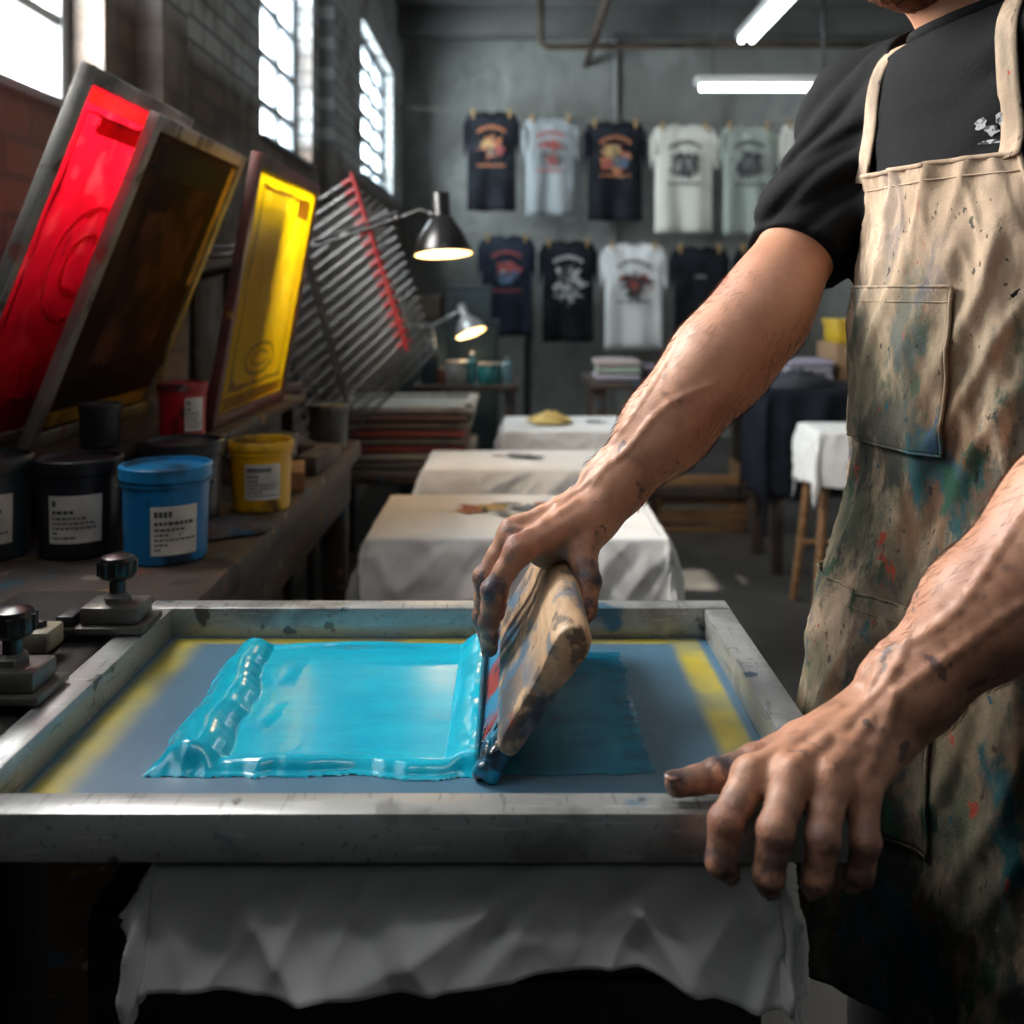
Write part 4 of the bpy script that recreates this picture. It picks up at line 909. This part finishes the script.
def palm(wr, fs, rr, pad, padr, up):
    wr = np.array(wr); up = np.array(up)/np.linalg.norm(up); cen = np.mean([fs[q][0] for q in NN], axis=0); ws = []
    for nme in NN:
        m = np.array(fs[nme][0]); w = wr+(m-cen)*.35; ws.append((w, m))
        addp(B, rc(w, m, .0175, rr[nme][0]-.0012), .009); addp(B, rc(m, m, rr[nme][0]+.0010, rr[nme][0]+.0010), .006)
    addp(B, rc(wr*.8+cen*.2+np.array(pad)*.6, wr*.25+cen*.75+np.array(pad), padr, padr*.8), .018)
    tb_ = np.array(fs['thumb'][0]); addp(B, rc(wr*.7+tb_*.3, tb_, .018, rr['thumb'][0]), .014)
    tend = []; vein = []
    for (w, m), nme in zip(ws, NN):
        tend.append([B.march(w*(1-t)+m*t, up, .06) for t in (.25,.45,.65,.85,1.0)])
    for i in range(3):
        w = (ws[i][0]+ws[i+1][0])/2; m = (ws[i][1]+ws[i+1][1])/2
        vein.append([B.march(w*(1-t)+m*t+(ws[i+1][1]-ws[i][1])*.25*math.sin(t*7+i*2), up, .06) for t in (-.25,0,.25,.45,.65,.8,.92)])
    for pts in tend:
        for k, (a_, b_) in enumerate(zip(pts, pts[1:])): addp(B, rc(a_-up*.0008, b_-up*.0004, .0026, .0030), .006, mg=.012)
    for pts in vein:
        for a_, b_ in zip(pts, pts[1:]): addp(B, rc(a_-up*.0005, b_-up*.0005, .0020, .0020), .004, mg=.012)
arm(shR, elR, wrR, (-.5,-.3,.6), .0280, (.3,-.7,-.5)); arm(shL, elL, wrL, (-.3,-.4,.6), .0295, (.2,-.5,-.8))
palm(wrR, fR, FRr, (.006,0,-.018), .025, (-.35,-.15,.92)); palm(wrL, fL, FRl, (.0,.006,-.010), .022, (-.1,-.35,.92))
base = B.f.copy(); out = B.f
def finger(fs, rrs, nme, dors):
    pts = [np.array(p) for p in fs[nme]]; rr = rrs[nme]; dv = np.array(dors, float); dv /= np.linalg.norm(dv)
    lo = np.min(pts, axis=0)-.045; hi = np.max(pts, axis=0)+.045; sl, X, Y, Z = B.sub(lo, hi); D = None
    for i in range(3):
        a_, b_ = pts[i], pts[i+1]; mid = a_*.5+b_*.5; rm = (rr[i]+rr[i+1])*.5*.94
        for p_, q_, r1, r2 in ((a_, mid, rr[i], rm), (mid, b_, rm, rr[i+1])):
            d = rc(p_, q_, r1, r2)[2](X, Y, Z); D = d if D is None else smin(D, d, .004)
    for i in (1, 2): D = smin(D, rc(pts[i]+dv*.0014, pts[i]+dv*.0014, rr[i]*1.0, rr[i]*1.0)[2](X, Y, Z), .003)
    out[sl] = np.minimum(out[sl], smin(base[sl], D.astype(np.float32), .006))
for fs, rrs, dv in ((fR, FRr, (-.9,-.1,.4)), (fL, FRl, (-.1,-.9,.4))):
    for nme in fs: finger(fs, rrs, nme, dv if nme != 'thumb' else ((.8,-.5,.3) if fs is fR else (-.1,-.1,1)))
vert, quads = nets(B)
me = mesh_from('person', vert, quads)
tips = [np.array(f[k][i]) for f in (fR, fL) for k in f for i in (2,3)]; mids = [np.array(f[k][1]) for f in (fR, fL) for k in f]; mcps = [np.array(f[k][0]) for f in (fR, fL) for k in f]
st = np.zeros(len(vert))
for p in tips: st = np.maximum(st, np.clip(1.25-np.linalg.norm(vert-p, axis=1)/.027, 0, 1))
for p in mids: st = np.maximum(st, .6*np.clip(1-np.linalg.norm(vert-p, axis=1)/.034, 0, 1))
for k in fR:
    for i in (1,2,3): st = np.maximum(st, np.clip(1.25-np.linalg.norm(vert-np.array(fR[k][i]), axis=1)/.028, 0, 1))
    st = np.maximum(st, .5*np.clip(1.1-np.linalg.norm(vert-np.array(fR[k][0]), axis=1)/.030, 0, 1))
hand = np.zeros(len(vert))
for w in (wrR, wrL): hand = np.maximum(hand, np.clip(1-(np.linalg.norm(vert-w, axis=1)-.06)/.14, 0, 1))
kn_ = np.zeros(len(vert))
for p in mids+mcps+tips[::2]: kn_ = np.maximum(kn_, np.clip(1-np.linalg.norm(vert-p, axis=1)/.020, 0, 1))
ca = me.color_attributes.new('stain', 'FLOAT_COLOR', 'POINT'); arr = np.ones((len(vert),4), np.float32); arr[:,0] = st; arr[:,1] = hand; arr[:,2] = kn_; ca.data.foreach_set('color', arr.ravel())
nrm_ = np.empty(len(vert)*3, np.float32); me.vertex_normals.foreach_get('vector', nrm_); nrm_ = nrm_.reshape(-1,3)
rng = np.random.default_rng(3); hb = MB()
for el, wr in ((elR, wrR), (elL, wrL)):
    d = wr-el; ln = np.linalg.norm(d); dn = d/ln; tt = (vert-el)@d/ln**2; dist = np.linalg.norm(vert-(el+tt[:,None]*d), axis=1)
    cand = np.where((tt > -.05) & (tt < .92) & (dist < .075))[0]; pick = rng.choice(cand, 2000, replace=False)
    for i in pick:
        n_ = nrm_[i].astype(float); p = vert[i]; tdir = dn+rng.normal(0,.30,3); tdir -= n_*(tdir@n_); tdir /= np.linalg.norm(tdir)
        lh = rng.uniform(.006,.013); s_ = np.cross(n_, tdir)*.000028
        a1 = p+tdir*lh*.5+n_*.0018; a2 = p+tdir*lh+n_*.0028
        hb.poly([Vector(p-s_), Vector(p+s_), Vector(a1+s_*.8), Vector(a2), Vector(a1-s_*.8)])
sk, nt, b = newmat('skin')
at = nt.nodes.new('ShaderNodeAttribute'); at.attribute_name = 'stain'; sp3 = nt.nodes.new('ShaderNodeSeparateColor'); nt.links.new(at.outputs['Color'], sp3.inputs[0])
cur = mixc(nt, noise_mask(nt, 12, .35, .7), lin((200,148,118)), lin((170,115,89)))
cur = mixc(nt, noise_mask(nt, 120, .52, .8, (4,1,2)), cur, lin((156,99,76)), .3)
def mul(a, bb):
    n = nt.nodes.new('ShaderNodeMath'); n.operation = 'MULTIPLY'; nt.links.new(a, n.inputs[0]); nt.links.new(bb, n.inputs[1]); return n.outputs[0]
cur = mixc(nt, sp3.outputs['Blue'], cur, lin((170,95,78)), .45)
cur = mixc(nt, mul(sp3.outputs['Green'], noise_mask(nt, 36, .50, .70, (7,8,3), (1,1,1), 12)), cur, lin((100,71,60)), .5)
cur = mixc(nt, mul(sp3.outputs['Red'], noise_mask(nt, 60, .35, .55, (2,5,1), (1,1,1), 12)), cur, lin((44,39,41)), .9)
cur = mixc(nt, mul(sp3.outputs['Red'], noise_mask(nt, 50, .53, .59, (12,5,1), (1,1,1), 12)), cur, lin((18,46,68)), .85)
cur = mixc(nt, mul(sp3.outputs['Green'], noise_mask(nt, 48, .63, .67, (1,8,3), (1,1,1), 12)), cur, lin((42,52,64)), .7)
nt.links.new(cur, b.inputs['Base Color']); b.inputs['Roughness'].default_value = .48
b.inputs['Subsurface Weight'].default_value = .05; b.inputs['Subsurface Radius'].default_value = (.012,.004,.002); b.inputs['Subsurface Scale'].default_value = .5
tcx = nt.nodes.new('ShaderNodeTexCoord')
n1 = nt.nodes.new('ShaderNodeTexVoronoi'); n1.feature = 'DISTANCE_TO_EDGE'; n1.inputs['Scale'].default_value = 520
n2 = nt.nodes.new('ShaderNodeTexNoise'); n2.inputs['Scale'].default_value = 170; n2.inputs['Detail'].default_value = 6; n2.inputs['Distortion'].default_value = 1.5
for n_ in (n1, n2): nt.links.new(tcx.outputs['Object'], n_.inputs['Vector'])
bp = nt.nodes.new('ShaderNodeBump'); bp.inputs['Strength'].default_value = .22; bp.inputs['Distance'].default_value = .0012
nt.links.new(n1.outputs['Distance'], bp.inputs['Height'])
bp2 = nt.nodes.new('ShaderNodeBump'); bp2.inputs['Distance'].default_value = .006
kk = nt.nodes.new('ShaderNodeMath'); kk.operation = 'MULTIPLY_ADD'; kk.inputs[1].default_value = .6; kk.inputs[2].default_value = .06; nt.links.new(sp3.outputs['Blue'], kk.inputs[0]); nt.links.new(kk.outputs[0], bp2.inputs['Strength'])
nt.links.new(n2.outputs['Fac'], bp2.inputs['Height']); nt.links.new(bp.outputs['Normal'], bp2.inputs['Normal']); nt.links.new(bp2.outputs['Normal'], b.inputs['Normal'])
body = obj('person', None, sk, None, 180, 0, me)
tag(body, 'man in black shirt and stained canvas apron pushing the squeegee', 'person')
ah = obj('arm_hair', hb, PM('arm hair', (104,68,46), .6), body, 180); ah['kind'] = 'stuff'

nailm = PM('fingernail', (166,124,108), .3, 0, [((44,42,46),120,.42,.56,.85)])
def nail(fs, rrs, nme, dors):
    p2, p3 = Vector(fs[nme][2]), Vector(fs[nme][3]); d = (p3-p2).normalized(); n = Vector(dors); n = (n-d*n.dot(d)).normalized(); s = d.cross(n)
    R = Matrix((s, d, n)).transposed(); r = rrs[nme][3]
    obj('fingernail', MB().ell(p3+d*r*.25+n*r*.82, (r*.66,r*.85,r*.2), R, 2), nailm, body, 180)
for nme in NN: nail(fR, FRr, nme, (-1,0,.3)); nail(fL, FRl, nme, (0,-1,.1))
nail(fR, FRr, 'thumb', (.8,-.5,.2)); nail(fL, FRl, 'thumb', (.1,-.1,1))

Vf = lambda a: Vector((float(a[0]), float(a[1]), float(a[2])))
Rh = Matrix((Vf(F), Vf(L), Vf(UZ))).transposed()
for sg in (-1, 1):
    e = HC+F*.083+L*sg*.032+UZ*.012
    obj('eye', MB().ell(Vf(e), (.012,.013,.010), Rh, 3), PM('eye white', (225,220,214), .2), body, 180)
    obj('iris', MB().ell(Vf(e+F*.0095-UZ*.002), (.004,.006,.006), Rh, 2), PM('iris', (70,60,44), .2), body, 180)
    obj('eyebrow', MB().tube([Vf(HC+F*.098+L*sg*.015+UZ*.036), Vf(HC+F*.098+L*sg*.033+UZ*.042), Vf(HC+F*.086+L*sg*.052+UZ*.036)], [.004,.005,.003], 8), PM('brow', (92,58,34), .8), body, 180)
hs = SDF((.26,.82,1.5), (.60,1.12,1.84), .004)
addp(hs, ellp(HC+UZ*.028-F*.008, (.106,.087,.112), [F,L,UZ]), .01)
sl, X, Y, Z = hs.sub(hs.lo, hs.lo+hs.h*hs.n)
vv_ = (X-HC[0])*F[0]+(Y-HC[1])*F[1]; zz_ = Z-HC[2]
hs.f = np.maximum(hs.f, (.035+.55*vv_-zz_).astype(np.float32)*.8); hs.f += (.004*np.sin(X*160)*np.sin(Y*170+Z*60)).astype(np.float32)
vq = nets(hs); obj('hair', None, PM('hair', (86,52,30), .7, bump=(160,.6)), body, 180, 0, mesh_from('hair', *vq))
hs = SDF((.26,.82,1.48), (.60,1.12,1.75), .004)
addp(hs, ellp(HC+F*.045-UZ*.066, (.064,.064,.062), [F,L,UZ]), .01); addp(hs, ellp(HC+F*.087-UZ*.092, (.026,.032,.024), [F,L,UZ]), .02)
sl, X, Y, Z = hs.sub(hs.lo, hs.lo+hs.h*hs.n); hs.f = np.maximum(hs.f, (Z-(HC[2]-.058))*1.0+0*X+0*Y).astype(np.float32); hs.f += (.0015*np.sin(X*400)*np.sin(Y*420+Z*300)).astype(np.float32)
vq = nets(hs); obj('beard', None, PM('beard', (150,84,46), .8, 0, [((96,54,32),80,.4,.6)], (300,.6)), body, 180, 0, mesh_from('beard', *vq))

# t-shirt
tee_m = PM('black work tee', (11,12,14), .85, 0, [((18,19,21),8,.45,.7)], (260,.1), spec=.15)
ts = SDF((.2,.58,.92), (.76,1.30,1.62), .0045)
addp(ts, torso(.013,.95,1.51), .01)
def sleeve(sh, el, t1):
    e = sh+(el-sh)*t1
    addp(ts, rc(neck0+UZ*.045, sh+UZ*.004, .068, .066), .05); addp(ts, rc(sh, sh+(el-sh)*.5, .065, .057), .04); addp(ts, rc(sh+(el-sh)*.5, e, .057, .0495), .03)
sleeve(shR, elR, .92); sleeve(shL, elL, .85)
sl, X, Y, Z = ts.sub(ts.lo, ts.lo+ts.h*ts.n)
ncx = np.sqrt((X-.466)**2+(Y-.979)**2+0*Z)
wq = X*60+Y*35-Z*70
ts.f += (np.clip((ncx-.09)/.05,0,1)*(.0045*(1-2*np.abs(np.sin(wq*.5+1.5*np.sin(Z*22+Y*15))))+.003*(1-2*np.abs(np.sin(Z*48+Y*40-X*20+np.sin(X*30)))))).astype(np.float32)
for sh, el, t1 in ((shR, elR, .74), (shL, elL, .70)):
    d = (el-sh)/np.linalg.norm(el-sh); e = sh+(el-sh)*t1
    pl = (X-e[0])*d[0]+(Y-e[1])*d[1]+(Z-e[2])*d[2]
    r2 = np.sqrt((X-e[0])**2+(Y-e[1])**2+(Z-e[2])**2)
    ts.f = np.where((r2 < .13) & (pl > -.03), np.maximum(ts.f, pl), ts.f).astype(np.float32)
ncut = 1.548+.30*(X-.466)+0*Y
ts.f = np.maximum(ts.f, np.minimum(.098-ncx, Z-ncut)).astype(np.float32)
vq = nets(ts); tso = obj('t_shirt', None, tee_m, body, 180, 0, mesh_from('t_shirt', *vq))
ring = [Vector((.466+.066*math.cos(a), .979+.066*math.sin(a), 1.548+.30*.066*math.cos(a)+.002)) for a in [2*PI*k/40 for k in range(40)]]
obj('collar', MB().tube(ring, .009, 10, True), tee_m, tso, 180)
tq = SDF((.2,.65,.02), (.76,1.3,1.02), .008)
addp(tq, torso(.008,.84,1.0), .01)
hipR = np.array([.465,.97,.86])-L*.09; hipL = np.array([.465,.97,.86])+L*.09
for hp_, fx in ((hipR, np.array([.47,1.10,.06])), (hipL, np.array([.50,.86,.06]))):
    kn = (hp_+fx)/2+F*.02+UZ*.03
    addp(tq, rc(hp_, kn, .088, .066), .03); addp(tq, rc(kn, fx, .066, .058), .03)
vq = nets(tq); obj('trousers', None, PM('dark trousers', (26,27,30), .9, 0, [((42,42,46),9,.45,.7)]), body, 180, 0, mesh_from('trousers', *vq))
for fx in (np.array([.47,1.10,0]), np.array([.50,.86,0])):
    bs = SDF(fx-[.2,.2,.0]-np.array([0,0,.01]), fx+[.2,.2,.16], .006)
    addp(bs, rc(fx+UZ*.05-F*.03, fx+UZ*.045+F*.13, .045, .04), .02); addp(bs, rc(fx+UZ*.05, fx+UZ*.13, .05, .055), .03)
    sl, X, Y, Z = bs.sub(bs.lo, bs.lo+bs.h*bs.n); bs.f = np.maximum(bs.f, .002-Z+0*X+0*Y).astype(np.float32)
    vq = nets(bs); obj('boot', None, PM('boot leather', (40,30,24), .5), body, 180, 0, mesh_from('boot', *vq))

# apron
AZ = np.array([.62,.80,.95,1.10,1.25,1.41]); AA = np.array([.215,.20,.190,.174,.182,.188]); AB = np.array([.187,.166,.150,.132,.134,.125])
AT = [(.62,92),(.95,96),(1.08,94),(1.17,72),(1.27,48),(1.40,37)]
def thm(z): return math.radians(float(np.interp(z, [q[0] for q in AT], [q[1] for q in AT])))
def apt(th, z, off=0):
    a = float(np.interp(z, AZ, AA)); b_ = float(np.interp(z, AZ, AB)); cx = float(np.interp(z, TZ, TCX)); cy = float(np.interp(z, TZ, TCY))
    k = min(1, max(0, (1.20-z)/.35)); ed = .35+.65*min(1, max(0, (thm(z)-abs(th))/.25))
    w = .012*k*math.sin(th*6+z*3)+.006*k*math.sin(th*3.1-z*6+1)+.006*nz(th*3,z*7,3)+.0018*nz(th*7+z*9,z*18-th*3,5)
    w += ed*(.008*max(0,1-3.0*abs(nz(th*3+z*3,z*3-th*1.5,11)))*(.5+.6*k)+.0050*max(0,1-3.2*abs(nz(th*4-z*7,z*7,21)))+.0025*max(0,1-3.5*abs(nz(th*8+z*12,z*13,31))))-.0035
    r = off+w
    u = (a+r)*math.sin(th); v = (b_+r)*math.cos(th)
    return Vector((cx+u*L[0]+v*F[0], cy+u*L[1]+v*F[1], z))
apm, nt, b = newmat('apron canvas')
geo = nt.nodes.new('ShaderNodeNewGeometry'); sx = nt.nodes.new('ShaderNodeSeparateXYZ'); nt.links.new(geo.outputs['Position'], sx.inputs[0])
cur = mixc(nt, noise_mask(nt, 5, .35, .7), lin((200,176,151)), lin((172,149,126)))
cur = mixc(nt, noise_mask(nt, 10, .47, .66, (8,2,1), (1,1,.6), 14, .6), cur, lin((128,108,88)), .6)
cur = mixc(nt, noise_mask(nt, 20, .52, .66, (18,2,1), (1,1,.35), 14, .6), cur, lin((108,94,78)), .45)
low = mr(sx.outputs[2], 1.36, 1.08); low2 = mr(sx.outputs[2], 1.18, .92)
lowb = nt.nodes.new('ShaderNodeMath'); lowb.operation = 'MULTIPLY_ADD'; lowb.inputs[1].default_value = .70; lowb.inputs[2].default_value = .30; nt.links.new(low, lowb.inputs[0]); lowb = lowb.outputs[0]
for c, scl, lo_, hi_, off_, fac_, msk in (
    ((106,96,78), 9, .39,.56, (3,2,1), .85, low),
    ((66,80,64), 8, .43,.57, (1,2,9), .88, low),
    ((50,51,46), 7, .42,.57, (6,1,2), .88, low2),
    ((44,52,50), 13, .50,.57, (16,1,2), .87, lowb),
    ((100,74,54), 14, .53,.60, (26,4,2), .75, lowb),
    ((28,74,80), 15, .55,.605, (11,2,9), .88, lowb),
    ((44,64,98), 18, .585,.635, (31,2,9), .8, lowb),
    ((168,144,114), 11, .57,.64, (5,12,9), .6, low2),
    ((148,60,42), 28, .635,.66, (41,2,9), .87, lowb),
    ((38,70,54), 20, .575,.615, (51,2,9), .87, lowb)):
    cur = mixc(nt, mx_(msk, noise_mask(nt, scl, lo_, hi_, off_, (1,1,.45), 14, .66), 'MULTIPLY'), cur, lin(c), fac_)
for i, (c, scl, lo_, hi_) in enumerate((((34,56,50),64,.70,.715),((36,38,44),85,.69,.705),((146,48,36),90,.72,.73),((22,82,98),80,.71,.72),((62,50,42),110,.68,.695))):
    cur = mixc(nt, noise_mask(nt, scl, lo_, hi_, (i*4,i*7+2,i), (1,1,.6), 8), cur, lin(c), .8)
nt.links.new(cur, b.inputs['Base Color']); b.inputs['Roughness'].default_value = .88; b.inputs['Specular IOR Level'].default_value = .15
n1 = nt.nodes.new('ShaderNodeTexNoise'); n1.inputs['Scale'].default_value = 420; n2 = nt.nodes.new('ShaderNodeTexNoise'); n2.inputs['Scale'].default_value = 16; n2.inputs['Detail'].default_value = 8; n2.inputs['Distortion'].default_value = 1.0
bp = nt.nodes.new('ShaderNodeBump'); bp.inputs['Strength'].default_value = .25; bp.inputs['Distance'].default_value = .0015
bp2 = nt.nodes.new('ShaderNodeBump'); bp2.inputs['Strength'].default_value = .28; bp2.inputs['Distance'].default_value = .008
tcx = nt.nodes.new('ShaderNodeTexCoord')
for n_ in (n1, n2): nt.links.new(tcx.outputs['Object'], n_.inputs['Vector'])
nt.links.new(n1.outputs['Fac'], bp.inputs['Height']); nt.links.new(n2.outputs['Fac'], bp2.inputs['Height']); nt.links.new(bp2.outputs['Normal'], bp.inputs['Normal']); nt.links.new(bp.outputs['Normal'], b.inputs['Normal'])
ZTOP, ZLOW = 1.398, .655
def apf(u, v):
    z = ZLOW+(ZTOP-ZLOW)*v; m = thm(z); return apt(-m+2*m*u, z)
ap = obj('apron', MB().grid(apf, 130, 170), apm, body, 180, .003)
def edge(fn, n, r=.0028): return MB().tube([fn(k/n) for k in range(n+1)], r, 8)
hm = edge(lambda k: apt(-thm(ZTOP)+2*thm(ZTOP)*k, ZTOP-.001, .001), 24, .0025)
for s in (-1, 1): hm.tube([apt(s*thm(ZLOW+(ZTOP-ZLOW)*k/90), ZLOW+(ZTOP-ZLOW)*k/90, .001) for k in range(91)], .0024, 8)
hm.tube([apt(-thm(ZTOP)+2*thm(ZTOP)*k/24, ZTOP-.016, .0017) for k in range(25)], .0008, 6)
obj('hem_piping', hm, apm, ap, 180)
def patch(name, t0, t1, z0, z1):
    t0, t1 = math.radians(t0), math.radians(t1)
    p = obj(name, MB().grid(lambda u, v: apt(t0+(t1-t0)*u, z0+(z1-z0)*v, .0045), 40, 40), apm, ap, 180, .003)
    m = MB(); n = 30; pts = [apt(t0+(t1-t0)*k/n, z0, .0055) for k in range(n+1)]+[apt(t1, z0+(z1-z0)*k/n, .0055) for k in range(1,n+1)]+[apt(t1+(t0-t1)*k/n, z1, .0055) for k in range(1,n+1)]+[apt(t0, z1+(z0-z1)*k/n, .0055) for k in range(1,n)]
    m.tube(pts, .0017, 6, True)
    m.tube([apt(t0+(t1-t0)*k/n, z1-.014, .0060) for k in range(n+1)], .0008, 6)
    obj('pocket_seam', m, apm, ap, 180)
patch('chest_pocket', -36, 20, 1.135, 1.285); patch('hip_pocket', -52, 26, .80, 1.0)
tsdf = ts.at
def strap(s):
    pts = []; st0 = apt(s*thm(ZTOP)*.92, ZTOP-.004, .004); end = np.array([.466,.979,1.600])+L*s*(.052 if s < 0 else .070)
    for k in range(29):
        t = k/28; p = np.array(st0)*(1-t)+end*t
        dirn = (F*.9*(1-.6*t)+UZ*(.25+.8*t))+L*s*.15; dirn /= np.linalg.norm(dirn)
        q = p+dirn*.09; best = p
        for _ in range(90):
            d = tsdf(q)
            if d < .0035: best = q; break
            q = q-dirn*max(.0008, (d-.003)*.7)
            if (q-p)@dirn < -.04: best = p; break
        pts.append(best if k > 1 else np.array(st0))
    back = pts[-1]-F*.06-UZ*.02; pts += [back]
    for _ in range(5): pts = [pts[0]]+[(pts[i-1]+2*pts[i]+pts[i+1])/4 for i in range(1, len(pts)-1)]+[pts[-1]]
    mb = MB(); rows_ = []
    for i, p in enumerate(pts):
        d = pts[min(i+1,len(pts)-1)]-pts[max(i-1,0)]; d /= np.linalg.norm(d); nrm = F*.7+UZ*.5; sd = np.cross(d, nrm); sd /= np.linalg.norm(sd)
        rows_.append([mb.bm.verts.new(p+sd*w) for w in (-.0115,-.005,.005,.0115)])
    for A, B_ in zip(rows_, rows_[1:]):
        for i in range(3): mb.bm.faces.new((A[i], A[i+1], B_[i+1], B_[i]))
    obj('strap', mb, apm, ap, 180, .002)
strap(-1); strap(1)
tz = 1.07
pts = [apt(math.radians(a), tz, .004) for a in range(94, 268, 6)]
obj('waist_tie', MB().tube(pts, .005, 8, False, 1.6), apm, ap, 180)
def chest(th, z):
    p = np.array(apt(math.radians(th), z, 0)); dirn = F+L*.3; dirn /= np.linalg.norm(dirn); q = p+dirn*.06
    for _ in range(80):
        d = tsdf(q)
        if d < .0010: break
        q = q-dirn*max(.0005, (d-.0008)*.7)
    return Vf(q)
mb = MB(); rd = random.Random(21)
for (ct_, cz_, rt, rz, n_) in ((24.5,1.428,2.4,.008,15),(27.5,1.422,2.8,.007,15),(30.0,1.430,2.0,.007,13),(26.5,1.411,3.8,.003,13),(31.5,1.415,1.4,.005,11)):   # small faded emblem
    mb.poly([chest(ct_+rt*(.45+.55*rd.random())*math.cos(2*PI*k/n_), cz_+rz*(.45+.55*rd.random())*math.sin(2*PI*k/n_)) for k in range(n_)])
obj('chest_print', mb, PM('chest print', (168,170,172), .8, 0, [((30,31,34),160,.50,.56,.95)]), tso)

# ------------------------------------------------------------------ camera
cam = bpy.data.cameras.new('camera'); co = bpy.data.objects.new('camera', cam); C.objects.link(co)
co.location = (0,0,CZ); co.rotation_euler = (PI/2,0,0); cam.sensor_width = 36; cam.lens = 36*1000/1024; cam.shift_y = -220/1024; cam.clip_start = .05
cam.dof.use_dof = True; cam.dof.focus_distance = .92; cam.dof.aperture_fstop = 5
SC.camera = co
SC.view_settings.view_transform = 'Standard'; SC.view_settings.look = 'None'; SC.view_settings.exposure = -.22
